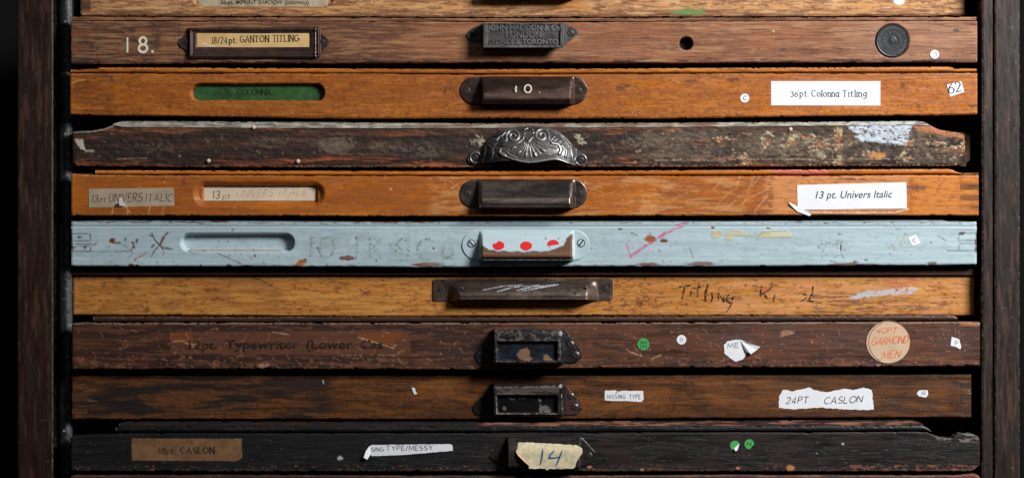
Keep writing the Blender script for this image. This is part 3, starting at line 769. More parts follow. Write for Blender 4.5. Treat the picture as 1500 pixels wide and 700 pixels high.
cd = paper([(289, 48.5), (455.5, 47.6), (455.5, 70.5), (289, 71)], M['cream'], root, 'card_label', .8, .5, 'cream card printed 18/24 pt. GANTON TITLING')
strokes('18/24', 310.5, 333, 64.2, 9, 'lettering', M['inkblack'], cd, 1.4, 1.2, .2, .14, slope=-.01, gap=.36)
strokes('pt.', 336, 346.5, 64, 9, 'lettering', M['inkblack'], cd, 1.4, 1.6, .3, .1, slope=-.01, gap=.26)
strokes('GANTON', 352, 394, 62.6, 9, 'lettering', M['inkblack'], cd, 1.4, 1.2, .1, .13, slope=-.02, gap=.27)
strokes('TITLING', 399.5, 438, 61.6, 9, 'lettering', M['inkblack'], cd, 1.4, 1.2, .1, .13, slope=-.02, gap=.3)
prism('scratch', [(296, 63), (316, 69.4), (316, 70.2), (296, 64)], 1.3, 1.35, M['whitepaint'], cd)
# nameplate pull
zt = interp([(683, 52), (688, 45), (695, 40), (706, 38), (707.5, 34.5), (824, 34.5), (827, 37), (838, 40), (844, 44), (847.5, 49)])
zb = interp([(683, 53), (688, 59), (696, 62), (706, 62), (708, 72.5), (826, 72.5), (827, 65), (838, 58.5), (844, 54), (847.5, 50.5)])
def ndep(X, Y, V):
    e = smooth01((X-705)/3.5)*smooth01((829-X)/3.5)
    t = np.clip((Y-34.5)/3.5, 0, 1)
    inn = np.minimum(np.minimum(X-714, 820.5-X), np.minimum(Y-38.5, 69.5-Y))
    return 2+e*(22*t**.7+1.2-2.4*smooth01(inn/1.2))+.5*smooth01(1-np.abs(X-823.5)/1)*e
def pn(c):
    c.patches(707, 34, 826, 73, (92, 92, 94), .5, .35, 3, 3, .1, 4, 2)
    for l in ([(712, 38), (822, 38)], [(712, 70.5), (822, 70.5)], [(712.5, 38), (712.5, 70)], [(821.5, 38), (821.5, 70)]): wear_glint_line(c, l, 1.4, (138, 138, 140), .8)
    wear_glint_line(c, [(840, 41), (847, 50), (838, 58)], 1.2, (130, 126, 124), .8)
xsN = np.unique(np.concatenate([np.arange(683, 704, 1.), np.linspace(704, 716, 26), np.arange(716, 818, 1.), np.linspace(818, 830, 26), np.arange(830, 847.6, .9)]))
nm = relief('pull_handle', 683, 847.5, zt, zb, ndep, M['iron'], root, xs=xsN, rows=60, shell=2, paint=pn, label='cast iron pull with raised lettering JOHN HADDON & CO LONDON SYDNEY & TORONTO')
block_text('JOHN HADDON & Co', 714.5, 820, 47.6, 8.6, 'raised_lettering', M['iron_l'], nm, 23.2, ext=.8, bold=.025)
block_text('LONDON', 741, 792, 57.8, 9, 'raised_lettering', M['iron_l'], nm, 23.2, ext=.8, bold=.018)
block_text('SYDNEY & TORONTO', 714.5, 817, 67.2, 7.2, 'raised_lettering', M['iron_l'], nm, 23.2, ext=.8, bold=.03)
screw(836.5, 49, 4.6, 2.2, .9, M['screw'], nm); screw(694, 50, 4.4, 2.2, .4, M['screw_d'], nm)
# badge
bd = lathe('round_badge', 1307, 60, [(24, -1.4), (24, 1.2), (23, 2.2), (21.8, 1.9), (6, 1.6), (5, 1.9), (1, 1.9)], M['badge'], root, 56, 'round black moulded badge with raised lettering')
def ringtext(txt, r, a0, a1, h, inner=False):
    def xf(x, y):
        a = math.radians(a0+(a1-a0)*x/100); rr = r-(y); return (1307+rr*math.sin(a)*1.0, 60-rr*math.cos(a))
    strokes(txt, 0, 100, 0, h, 'raised_lettering', M['badge_l'], bd, 2.25, .7, gap=.35, xform=lambda x, y: (1307+(r+(-y))*math.sin(math.radians(a0+(a1-a0)*x/100)), 60-(r+(-y))*math.cos(math.radians(a0+(a1-a0)*x/100))))
ringtext('JOHN HADDON & CO', 17.5, -120, 60, 3.3); ringtext('LONDON', 17.5, 90, 200, 3.3)
ringtext('SYDNEY & TORONTO', 10.5, -150, 150, 3)
lathe('pin', 1306.5, 60, [(2.4, 1.5), (2.2, 3), (1.2, 3.6)], M['screw'], bd, 14)
disc(1369, 80, 6.6, M['white'], root, label='small round white sticker below the black badge', d=.6)
strokes('1', 1370, 1372, 83, 5.5, 'lettering', M['inkgrey'], Cur.root.children[-1], 1.0, .8, slant=-.2)

# ================= drawer 2
def p2(c):
    c.patches(103, 106, 760, 175, (132, 66, 20), .42, .5, 60, 12, .25, 4, 30); c.blob(768, 140, 130, 34, (120, 62, 24), .4, .5, .9); c.patches(103, 106, 170, 172, (96, 52, 24), .42, .6, 20, 4, .15, 41, 8); c.patches(103, 106, 1432, 175, (150, 80, 26), .5, .5, 34, 5, .12, 42, 10)
    c.patches(103, 106, 1432, 175, (128, 66, 24), .60, .55, 5, 2.4, .05, 6, 4)
    c.patches(103, 106, 1432, 175, (88, 46, 20), .66, .6, 3, 1.6, .04, 8, 4)
    c.patches(103, 106, 1432, 175, (216, 140, 60), .62, .25, 20, 1.8, .06, 12, 4)
    c.patches(103, 106, 1432, 113, (130, 84, 60), .42, .55, 30, 3, .2, 15, 3)
    c.line([(103, 108), (1432, 108)], 1.4, (206, 156, 112), .6, 1, gap=.45)
    c.line([(103, 171), (1432, 171)], 1.6, (84, 44, 20), .7, 1.4, gap=.45, seed=3)
    for x, y, a, b in ((163, 115, 1.6, 2.5), (249, 156, 2.4, 3), (159, 145, 1.8, 3), (164, 118, 2, 1.5), (652, 133, 2, 7), (908, 130, 6, 4), (918, 126, 4, 3), (1345, 157, 2, 3), (1426, 156, 8, 3), (1072, 117, 11, 3), (1323, 125, 4, 5), (1010, 119, 12, 2)):
        c.blob(x, y, a, b, (92, 54, 30), .8, .7, .4, gap=.3)
    c.line([(103, 124), (112, 119), (124, 117)], 1.3, (226, 170, 96), .8)
    c.scratches(960, 112, 1130, 168, 30, (116, 62, 28), 40, .8, .55, 5, .9, .6)
    c.scratches(1010, 112, 1110, 168, 16, (206, 140, 76), 30, .8, .6, 6, -.9, .4)
    c.scratches(200, 112, 1420, 168, 50, (228, 160, 88), 10, .7, .5, 8)
    c.specks(110, 110, 1428, 170, 150, (84, 44, 20), .5, 1.5, .8, 9)
    c.specks(110, 158, 1428, 171, 60, (220, 170, 120), .5, 1.2, .7, 10)
    c.poly([(1128, 117), (1292, 117), (1292, 157), (1128, 157)], (176, 104, 66), .6, .5, 3)
    for y in (118, 131, 144): c.poly([(1414, y), (1431, y), (1431, y+7), (1414, y+7)], (150, 84, 44), .5, 1.5, 2)
root, fb2 = drawer('orange pine drawer with green card in its slot and dark pull numbered 10.', [(102.5, 107.5), (700, 109.5), (1432, 106.5)], [(102.5, 168), (500, 173.5), (1000, 172.5), (1432, 167)], 4, M['d2'],
    lambda X, Y, V: slot_depth(X, Y, 280, 475, 135.5, 12.5, 9, rim=2), p2)
def pm2(c):
    c.patches(103, 96, 1432, 108, (110, 58, 22), .56, .6, 16, 1.6, .06, 3, 3); c.line([(104, 101), (1395, 100)], 1.2, (224, 156, 86), .6, 1, gap=.5)
moulding(root, 104, 1431, [(104, 102.2), (142, 101.5), (147, 98.8), (700, 101.8), (1392, 98), (1399, 100.2), (1431, 101)], [(104, 107.2), (700, 109), (1431, 106.2)], -.5, M['d2'], 'bead', pm2)
gc = paper([(283, 126), (289, 123.5), (468, 124.5), (472, 127), (472, 147), (468, 148), (286, 147.5), (283, 144)], M['green'], root, 'card_label', -8.8, .4, 'green card printed COLONNA in black behind the slot')
strokes('COLONNA', 347, 396, 139, 8.5, 'lettering', M['inkgreen'], gc, -8.2, 1.2, .3, .08, gap=.22)
prism('ink_smudge', torn([(312, 141), (318, 130), (330, 127), (338, 134), (352, 138), (352, 143), (318, 144)], 2, 3, 4), -8.35, -8.25, plain('smudge_ink', (36, 66, 34), .6, .2, 300, hole=(.5, 500)), gc)
def ph2(c):
    wear_glint_line(c, [(705, 142), (838, 145)], 2.2, (128, 108, 96), .6); c.poly([(706, 138), (740, 139), (738, 144), (706, 143)], (136, 112, 92), .5, 1.2, 2, gap=.45)  # ridge highlight painted in with the wear
    wear_glint_line(c, [(837, 119), (836, 147)], 1.6, (176, 150, 142), .9); wear_glint_line(c, [(850, 119), (858, 126), (860, 137), (854, 148)], 1.5, (170, 156, 152), .8)  # bright right-hand crease and rim painted in with the wear
h2 = stadium_pull(root, 674, 860.5, 112.5, 153.5, 702, 841, 21, M['bronze'], ph2, 'brown stadium shaped pull painted with the number 10.')
screw(684.5, 132.5, 4.8, 1.8, 1.1, M['screw_d'], h2); screw(848, 133, 4.6, 1.8, .9, M['screw_d'], h2)
strokes('~O.', 755, 790, 137.8, 11, 'painted_number', M['creampaint'], h2, 23.2, 1.9, gap=1.1, jit=.03)
disc(1091, 144, 6.6, M['white'], root, label='small round white sticker marked C'); strokes('C', 1088.5, 1093, 146.5, 5.5, 'lettering', M['inkgrey'], root.children[-1], .8, .8, slant=.1)
wp = paper([(1129.5, 119.3), (1289.5, 119.3), (1289.5, 155), (1129.5, 154.6)], M['white'], root, label='white paper label printed 36 pt. Colonna Titling')
strokes('36', 1158, 1168.5, 142, 7.5, 'lettering', M['inkgrey'], wp, .8, 1.2, .3, .06, gap=.25); strokes('pt.', 1172, 1184, 141.8, 9.2, 'lettering', M['inkgrey'], wp, .8, 1.2, .3, .1)
strokes('Colonna', 1189, 1228.5, 141.6, 9.2, 'lettering', M['inkgrey'], wp, .8, 1.2, .2, .12, slope=.004, gap=.26); strokes('Titling', 1234, 1269, 141.8, 9.2, 'lettering', M['inkgrey'], wp, .8, 1.2, .2, .12, gap=.32)
wp = paper([(1387, 124.5), (1408, 119), (1412.5, 135), (1391.5, 142)], M['white'], root, 'number_sticker', label='small tilted white sticker printed 62')
a_ = -.27
strokes('62', 1390.5, 1408.5, 138.0, 14.5, 'lettering', M['inkblack'], wp, .8, 2.0, .45, 0, slope=-.27, gap=.2, slant=-.2)

# ================= drawer 3: blackened, ogee ends
def p3(c):
    c.patches(105, 180, 1425, 246, (150, 84, 48), .54, .7, 110, 8, .1, 3, 6)
    c.patches(160, 184, 1000, 198, (158, 92, 58), .46, .65, 60, 7, .15, 13, 6)
    c.patches(300, 224, 700, 246, (176, 92, 48), .46, .8, 50, 6, .1, 23, 30); c.patches(860, 228, 1100, 246, (190, 106, 70), .46, .8, 50, 6, .1, 24, 30)
    c.patches(105, 180, 1425, 246, (34, 26, 24), .50, .85, 70, 5, .1, 5, 6)
    c.patches(105, 192, 1425, 238, (36, 29, 27), .44, .75, 120, 16, .2, 15, 6)
    c.patches(105, 180, 1425, 246, (50, 36, 27), .55, .7, 30, 2, .05, 6, 6)
    c.patches(930, 190, 1415, 240, (118, 100, 80), .46, .7, 16, 10, .16, 7, 20)
    c.patches(930, 190, 1415, 240, (66, 54, 48), .50, .7, 10, 6, .12, 17, 10)
    for x, y, rx, ry in ((490, 214, 32, 12), (620, 218, 50, 11), (400, 208, 40, 6), (230, 216, 30, 7), (945, 210, 26, 9), (1000, 212, 22, 10), (1120, 208, 14, 12), (1160, 215, 24, 12), (1200, 222, 18, 14), (690, 190, 8, 4), (560, 216, 20, 8)):
        c.blob(x, y, rx, ry, (120, 104, 86), .62 if x in (490, 945, 1160, 1200) else .4, .9, .7, gap=.45, seed=int(x))
    c.blob(492, 214, 24, 8, (112, 96, 82), .6, .4, .4)
    c.poly([(108, 204), (122, 204), (124, 218), (128, 221), (118, 219)], (196, 188, 172), .95, 1.5)
    c.blob(130, 221, 8, 2, (180, 172, 158), .7, .8)
    # pale plaster crusts on the right
    for i, (x, y, rx, ry) in enumerate(((1052, 204, 9, 4), (1074, 203, 10, 4), (1158, 208, 12, 7), (1178, 200, 20, 4), (1200, 212, 20, 8), (1226, 206, 8, 22), (1090, 232, 9, 9), (1200, 228, 8, 5), (1272, 226, 8, 5), (1331, 210, 7, 6), (1328, 229, 10, 6), (1375, 210, 14, 3), (1395, 216, 16, 3), (1412, 214, 6, 8), (1122, 206, 10, 12), (1228, 236, 10, 5))):
        c.blob(x, y, rx, ry, (196, 180, 144), .85, .9, .3, gap=.55, seed=i, h=.4)
        c.blob(x+2, y+1, rx*.6, ry*.6, (160, 100, 66), .85, .8, .3, gap=.46, seed=i+30)
    c.blob(1286, 228, 10, 4.5, (204, 142, 74), .95, .5)
    c.blob(1202, 227, 5, 4.5, (150, 140, 112), .9, .3); c.blob(1330, 228, 2, 2, (24, 20, 18), 1)
    c.line([(960, 235), (1100, 234), (1240, 233), (1400, 232)], 1.4, (170, 150, 128), .7, 1, gap=.42)
    c.line([(106, 244), (440, 244), (900, 243), (1400, 242)], 2, (160, 146, 116), .6, 1, gap=.46, seed=9)
    # blue-white paint smear
    c.poly([(1240, 181), (1336, 181), (1334, 192), (1330, 206), (1322, 212), (1290, 209), (1262, 207), (1252, 200), (1258, 198), (1244, 190)], (196, 208, 220), .95, 3, 2.5, gap=.36, h=.3)
    c.scratches(1245, 184, 1330, 208, 24, (120, 104, 112), 26, .9, .5, 4, .1, .3)
    c.poly([(1336, 184), (1372, 184), (1400, 196), (1420, 198), (1420, 204), (1390, 200), (1346, 192)], (190, 118, 76), .8, 1.5, 3)
    c.line([(106, 194.5), (135, 193), (152, 190), (168, 184)], 1.6, (170, 164, 150), .85, .6); c.line([(1364, 186), (1385, 193), (1408, 196)], 1.5, (150, 120, 98), .8, .6)  # pale worn edge with its highlight painted along the ogee
    c.poly([(180, 187), (1240, 187), (1240, 189), (180, 189)], (120, 76, 50), .5, 1, 2)
    c.specks(110, 196, 700, 243, 45, (130, 116, 100), .5, 1.8, .8, 7)
    c.specks(930, 190, 1415, 243, 110, (186, 160, 122), .5, 1.8, .8, 8)
    c.specks(930, 190, 1415, 243, 160, (30, 24, 22), .6, 2.2, .8, 9)
    c.scratches(700, 186, 1200, 240, 50, (196, 176, 150), 14, .7, .5, 10)
    c.line([(170, 233), (215, 232)], 1.5, (160, 140, 126), .8)
    for x, y in ((700, 202), (707, 206), (693, 208), (703, 212), (850, 204), (846, 199), (853, 210)):
        c.blob(x, y, 4.5, 3, (190, 180, 152), .9, 1.2, .4, gap=.46, seed=int(x), h=.3)
top3 = [(105, 194), (112, 191.8), (135, 191), (152, 188), (166, 182.5), (180, 179.5), (400, 181.5), (700, 184), (900, 184.5), (1150, 182), (1340, 180), (1356, 180.5), (1370, 187), (1385, 191.5), (1405, 194), (1421, 195), (1425, 199)]
root, fb3 = drawer('blackened drawer with ogee shaped ends, crusted dirt and ornate iron cup pull', top3, [(105, 241), (112, 243.5), (700, 246), (1395, 243.5), (1415, 240), (1425, 234)], -7, M['d3'],
    lambda X, Y, V: (fbm(X/7, Y/3, 5)-.5)*2.0-2.5*np.clip((V-.72)/.28, 0, 1)**2-26*smooth01((X-1398)/30)-1.5*smooth01((112-X)/8), p3, smooth_outline=True)
def pb3(c):
    c.patches(150, 176, 1360, 190, (96, 86, 76), .56, .7, 20, 2, .06, 3, 3); c.patches(600, 176, 1060, 190, (110, 70, 48), .42, .7, 60, 5, .15, 9, 20)
    c.poly([(1240, 178), (1340, 178), (1340, 190), (1240, 190)], (214, 224, 234), .5, 1, 2, gap=.4)
moulding(root, 166, 1362, [(166, 181.6), (180, 177.5), (400, 178.5), (700, 181), (1150, 179), (1340, 177.5), (1352, 178.5), (1362, 182.8)], [(166, 183.2), (180, 186), (400, 187.5), (700, 188), (1150, 185), (1340, 183), (1362, 184.2)], 1.2, M['bone'], 'flat', pb3, name='top_bead')
for x, y in ((372, 186.5), (306, 235.5), (437, 236.2), (1158, 189.5)):
    lathe('nail', x, y, [(2.8, 1.0), (2.7, 2.2), (1.6, 2.7)], M['nail'], root, 14)
# ornate cup pull
zt = spl([(685, 233), (687, 227), (693, 222.5), (700, 221), (706, 219), (714, 206), (722, 198), (731, 192.5), (745, 188), (760, 185.5), (776, 184.5), (792, 185.5), (806, 188.5), (820, 194), (830, 202), (840, 214), (847, 221), (855, 225), (859, 230), (860.5, 236)])
rim3 = [(731, 224), (735, 228), (742, 231), (752, 234.5), (764, 237.5), (775, 239), (790, 237.5), (806, 234.5), (815, 234), (824, 236.5), (833, 240), (842, 242.5)]
zb = interp([(685, 234.5), (688, 238.5), (694, 241), (702, 241.5), (712, 240), (725, 238), (738, 236.5), (752, 237), (764, 239), (775, 240.5), (790, 239), (806, 236), (815, 235.5), (822, 237), (833, 240), (842, 242.5), (850, 243.5), (857, 241), (860.5, 237.5)])
def ring_pts(cx, cy, r, a0, a1, r1=None, n=30):
    return [(cx+(r+((r1 if r1 is not None else r)-r)*i/n)*math.cos(math.radians(a0+(a1-a0)*i/n)), cy-(r+((r1 if r1 is not None else r)-r)*i/n)*math.sin(math.radians(a0+(a1-a0)*i/n))) for i in range(n+1)]
ridges = [(ring_pts(752, 200, 11, 200, -330, 3), 3.0, 2.0), (ring_pts(793, 199, 11.5, -20, 500, 3), 3.2, 2.0),
    ([(764, 206), (757, 212), (744, 214.5), (730, 213)], 2, 1.2), ([(781, 204), (788, 211), (802, 216), (815, 218)], 2, 1.2),
    ([(741, 207), (730, 208.5), (723, 214)], 2.6, 1.6), ([(804, 188), (815, 192), (826, 200)], 3, 1.4), ([(808, 210), (818, 212), (822, 220), (819, 226)], 4, 2.2),
    ([(829, 208), (823, 214), (830, 222), (828, 231)], 2.6, 1.4), ([(836, 214), (838, 226), (840, 240)], 3.2, 1.8), ([(711, 214), (709, 228), (706, 237)], 3, 1.4),
    ([(715, 226), (722, 216), (730, 221)], 2, 1.0), ([(718, 204), (727, 206), (733, 198)], 2, 1.0), ([(812, 200), (806, 207)], 2, 1.1), ([(816, 203), (809, 210)], 2, 1.1), ([(822, 206), (812, 212)], 2, 1.1),
    ([(766, 194), (782, 194)], 2.4, 1.0), ([(768, 190), (774, 187), (780, 190)], 1.8, 1.0), ([(768, 200), (774, 208), (780, 202)], 1.6, 1.2), ([(733, 219), (732, 224), (740, 229)], 3, 2)]
bulbs = [(750, 218.5), (758.5, 226.5), (770, 230.5), (784.5, 229.5), (797, 222.5)]
for bx, by in bulbs: ridges.append(([(774+(bx-774)*.25, 207+(by-207)*.25), (bx, by)], 1.3, .9)); ridges.append(([(bx-(bx-774)*.15, by-(by-207)*.15), (bx, by)], 3.4, 1.6))
for bx, by in ((754, 223), (764, 230), (778, 232), (792, 227), (742, 216.5), (803, 219)): ridges.append(([(774+(bx-774)*.3, 207+(by-207)*.3), (bx, by)], .9, .8))
ridges.append((rim3, 2.4, 2.2))
ridges += [([(742, 224), (748, 229), (756, 232)], 1.6, 1), ([(800, 228), (808, 229), (815, 226)], 1.8, 1.1), ([(722, 224), (720, 232), (714, 237)], 2.2, 1.2), ([(716, 214), (722, 220), (716, 228)], 2.0, 1.2), ([(724, 200), (734, 200), (740, 194)], 1.8, 1.1), ([(808, 192), (818, 197), (828, 206), (834, 216)], 2.2, 1.3), ([(735, 222), (744, 222), (748, 217)], 1.4, .8), ([(760, 190), (768, 196), (766, 204)], 1.6, 1), ([(788, 189), (780, 196), (782, 204)], 1.6, 1)]; ridges.append(([(x, float(zt(x))+1.5) for x in np.linspace(712, 838, 40)], 2.2, 1.2))
ridges.append((ring_pts(696.5, 231, 7.6, 0, 360), 2.4, 1.5)); ridges.append((ring_pts(851, 234.5, 7.6, 0, 360), 2.4, 1.5))
orn = {}
def odep(X, Y, V):
    R = np.zeros(X.shape)
    for pts, wd, h in ridges:
        d = seg_dist(X, Y, pts); R = np.maximum(R, h*np.sqrt(np.clip(1-(d/(wd*.62))**2, 0, 1)))
    orn['R'] = R
    t = np.clip((Y-zt(X))/(np.maximum(240-zt(X), 8)), 0, 1)
    e = np.sqrt(np.clip(1-np.abs((X-774)/70.)**2.6, 0, 1))
    return 2+24*e*np.sin(np.clip(t*1.25, 0, 1)*math.pi/2)**.8+R*1.1
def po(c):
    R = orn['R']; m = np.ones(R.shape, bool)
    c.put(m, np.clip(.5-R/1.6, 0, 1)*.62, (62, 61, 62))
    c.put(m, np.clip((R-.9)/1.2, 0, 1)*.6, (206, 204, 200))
    c.patches(700, 180, 740, 240, (34, 31, 30), .45, .6, 12, 9, .2, 3, 6)  # shade on the left side of the cup painted into the colour
on = relief('pull_handle', 685, 860.5, zt, zb, odep, M['iron_orn'], root, pitch=.55, rows=110, shell=2, paint=po, label='ornate cast iron cup pull with scrolls and a fan shell')
screw(696.5, 231, 4.6, 3.2, 1.2, M['screw_d'], on); screw(851, 234.5, 4.8, 3.2, .4, M['screw_d'], on)

# ================= drawer 4
def p4(c):
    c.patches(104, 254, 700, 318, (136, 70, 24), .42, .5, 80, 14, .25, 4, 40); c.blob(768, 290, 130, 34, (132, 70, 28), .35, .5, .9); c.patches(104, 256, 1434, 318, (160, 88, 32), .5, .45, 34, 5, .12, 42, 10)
    c.poly([(1121, 257), (1170, 257), (1330, 257), (1332, 270), (1328, 312), (1118, 316), (1112, 300), (1120, 280)], (216, 148, 92), .6, 3, 6)
    c.patches(960, 256, 1128, 318, (140, 78, 34), .47, .6, 24, 3, .1, 9, 10)
    c.patches(1100, 256, 1136, 318, (144, 80, 34), .50, .8, 18, 1.8, .06, 10, 6)
    c.patches(1332, 256, 1434, 316, (214, 134, 50), .35, .6, 20, 8, .2, 19, 10)
    c.patches(104, 256, 1434, 318, (132, 70, 28), .62, .5, 8, 1.8, .05, 11, 4)
    c.patches(620, 258, 1100, 316, (206, 150, 96), .56, .5, 30, 4, .1, 12, 20)
    c.line([(104, 257.5), (1434, 257.5)], 1.3, (222, 168, 116), .6, 1, gap=.42)
    c.line([(104, 315), (1434, 315)], 2, (226, 164, 100), .45, 1, gap=.5, seed=3)
    c.scratches(1040, 262, 1110, 314, 12, (232, 182, 124), 60, .9, .8, 5, -.9, .25)
    c.scratches(640, 262, 680, 290, 12, (224, 176, 128), 16, 1.2, .7, 6)
    c.scratches(860, 262, 1000, 312, 40, (222, 164, 108), 24, .8, .6, 7, .5, 1)
    c.scratches(1330, 262, 1400, 312, 24, (130, 76, 50), 16, .8, .6, 8)
    for x, y, a, b in ((269, 267, 4, 4), (573, 276, 1.6, 3), (1168, 299, 1, 1), (1335, 274, 14, 3), (1347, 276, 9, 4), (1260, 263, 40, 2)):
        c.blob(x, y, a, b, (112, 62, 44) if x != 573 else (226, 184, 130), .8, .8, .4, gap=.35, seed=int(x))
    c.line([(1384, 264), (1376, 272), (1372, 282)], 1.2, (140, 66, 70), .8)
    c.poly([(1134, 255), (1212, 255), (1212, 258), (1134, 258)], (206, 100, 90), .8, .8, 1.5)
    c.poly([(1170, 300), (1330, 300), (1326, 311), (1300, 315), (1200, 316), (1180, 312)], (150, 104, 66), .6, 2, 4, gap=.42)
    c.line([(1166, 306), (1190, 311), (1260, 312), (1312, 311), (1330, 306)], 1.3, (230, 220, 206), .85, .8)
    for x in (166, 187, 220, 240): c.line([(x, 303), (x-3+x % 5, 314)], 1.3, (226, 170, 108), .8, 1)
    c.line([(165, 305), (174, 302), (186, 304), (190, 312)], 1.2, (226, 178, 120), .7, 1)
    c.specks(110, 260, 1428, 314, 150, (108, 58, 30), .5, 1.3, .7, 12); c.specks(200, 260, 1428, 314, 60, (232, 192, 140), .5, 1.1, .7, 13)
    c.blob(379, 284, 96, 22.5, (120, 66, 30), .0, .1)
    for y in (268, 285, 301): c.poly([(1405, y-1), (1434, y-1), (1434, y+10), (1405, y+10)], (150, 84, 40), .5, 1, 3)
def f4(X, Y, V):
    r = 19; dx = np.maximum(np.maximum(283+r-X, X-(476-r)), 0); d1 = (np.hypot(dx, Y-284)-r)
    dish = -5.5*smooth01(-d1/8)-.6*smooth01(-(d1-1)/2)
    hole = -5.5*smooth01(np.minimum(np.minimum(X-296.5, 464.5-X), np.minimum(Y-272, 296-Y))/1.6+.3)
    return np.minimum(dish, 0)+hole
root, fb4 = drawer('honey pine drawer carrying the white label 13 pt. Univers Italic', [(104, 254.5), (138, 257), (700, 258.5), (1434, 256.5)], [(104, 315.5), (700, 317), (1434, 315)], 4, M['d4'], f4, p4)
box('front_lip', 104.5, 136.5, 254.8, 258, -12, -1.5, M['d6'] if False else M['endgrain'], root)
def pm4(c):
    c.poly([(1134, 246), (1212, 246), (1210, 260), (1136, 260)], (214, 98, 96), .85, 1.4, 3, gap=.3); c.line([(140, 250.5), (1398, 249)], 1.2, (230, 164, 94), .6, 1, gap=.45)
    c.patches(140, 246, 1400, 259, (120, 62, 24), .60, .6, 16, 1.6, .06, 3, 3)
moulding(root, 140, 1411, [(140, 249.5), (700, 251), (1392, 247.5), (1398, 249.5), (1411, 254.5)], [(140, 256.4), (700, 258), (1411, 256)], -.3, M['d4'], 'bead', pm4, ends=(3, 3))
box('front_lip', 1411.5, 1433.5, 253.3, 256.6, -12, -1.0, M['endgrain'], root)
joint_fingers(root, [(1407, 1433.6, 268.5, 278), (1407, 1433.6, 286, 293.5), (1421, 1433.6, 302, 309)], M['endgrain'], .1)
ps = paper([(297.5, 272.5), (462.5, 274.5), (462.5, 294), (297.5, 294)], M['paper2'], root, 'card_label', -10.5, .4, 'faded paper strip pencilled 13 in the slot')
strokes('13', 309, 319.5, 290.5, 11, 'lettering', M['inkbrown'], ps, -9.9, 1.1, gap=.35, slant=.15)
strokes('pt', 325, 335, 291, 8, 'lettering', M['inkfaint'], ps, -9.9, .7, slant=.2)
strokes('UNIVERS', 345, 398, 288, 10, 'lettering', M['inkghost'], ps, -9.9, .8, slant=.3, jit=.04, slope=-.02); strokes('ITALIC', 408, 452, 286, 9, 'lettering', M['inkghost'], ps, -9.9, .8, slant=.3, jit=.04)
tp = paper([(130, 276.8), (254.5, 275), (255.5, 301.5), (130.3, 304)], M['oldtape'], root, 'paper_tape', label='old grey paper tape pencilled 13 pt UNIVERS ITALIC, torn at its lower edge')
strokes('13', 134, 143, 296, 10.5, 'lettering', M['inktape'], tp, .8, 1.1, slant=.15, gap=.3); strokes('PT', 146, 155, 296, 6, 'lettering', M['inktape'], tp, .8, .9, slant=.2, jit=.05)
strokes('UNIVERS', 160, 208, 295.5, 12, 'lettering', M['inktape'], tp, .8, 1.1, slant=.12, jit=.03, slope=-.01, seed=3); strokes('ITALIC', 214, 252, 295, 11, 'lettering', M['inktape'], tp, .8, 1.0, slant=.1, jit=.03, seed=5)
flap([(175, 301, .8), (174, 291, .8), (177, 289, 1.2), (181, 297, 1.8), (186, 303, 1.4)], M['white'], tp); prism('tear', [(166, 304), (170, 299), (175, 297), (180, 303.4)], .7, .75, M['endgrain_d'], tp)
def ph4(c):
    wear_glint_line(c, [(696, 292), (838, 295)], 3, (136, 116, 100), .6); wear_glint_line(c, [(838, 270), (834, 298)], 1.4, (200, 186, 174), .9)  # lower ridge and right bevel highlights painted in with the wear
    wear_glint_line(c, [(850, 268), (858, 277), (858, 288), (850, 298)], 1.3, (176, 150, 130), .8)
h4 = stadium_pull(root, 673.5, 860, 262.8, 305, 697, 843, 21, M['gun'], ph4, 'plain gunmetal stadium pull with bevelled ends', chk=6, bevel=5, shape='bevel')
screw(686, 283, 4.4, 1.8, 1.9, M['screw_d'], h4); screw(848.5, 284, 5, 1.8, 1.2, M['screw_d'], h4)
wp = paper([(1167.5, 271), (1327.5, 267), (1328.3, 305.3), (1168.5, 307.3)], M['white'], root, label='white paper label printed 13 pt. Univers Italic')
block_text('13 pt. Univers Italic', 1194.5, 1307, 290.8, 10.6, 'lettering', M['inkblack'], wp, .75, ext=0, bold=.004, shear=.24, slope=-.012)
flap([(1156, 296, 2.5), (1166, 305, 2), (1188, 313.5, 1), (1186, 316.5, .8), (1168, 310, 1.8), (1156.5, 299, 3)], M['white'], root, 'torn_tape')

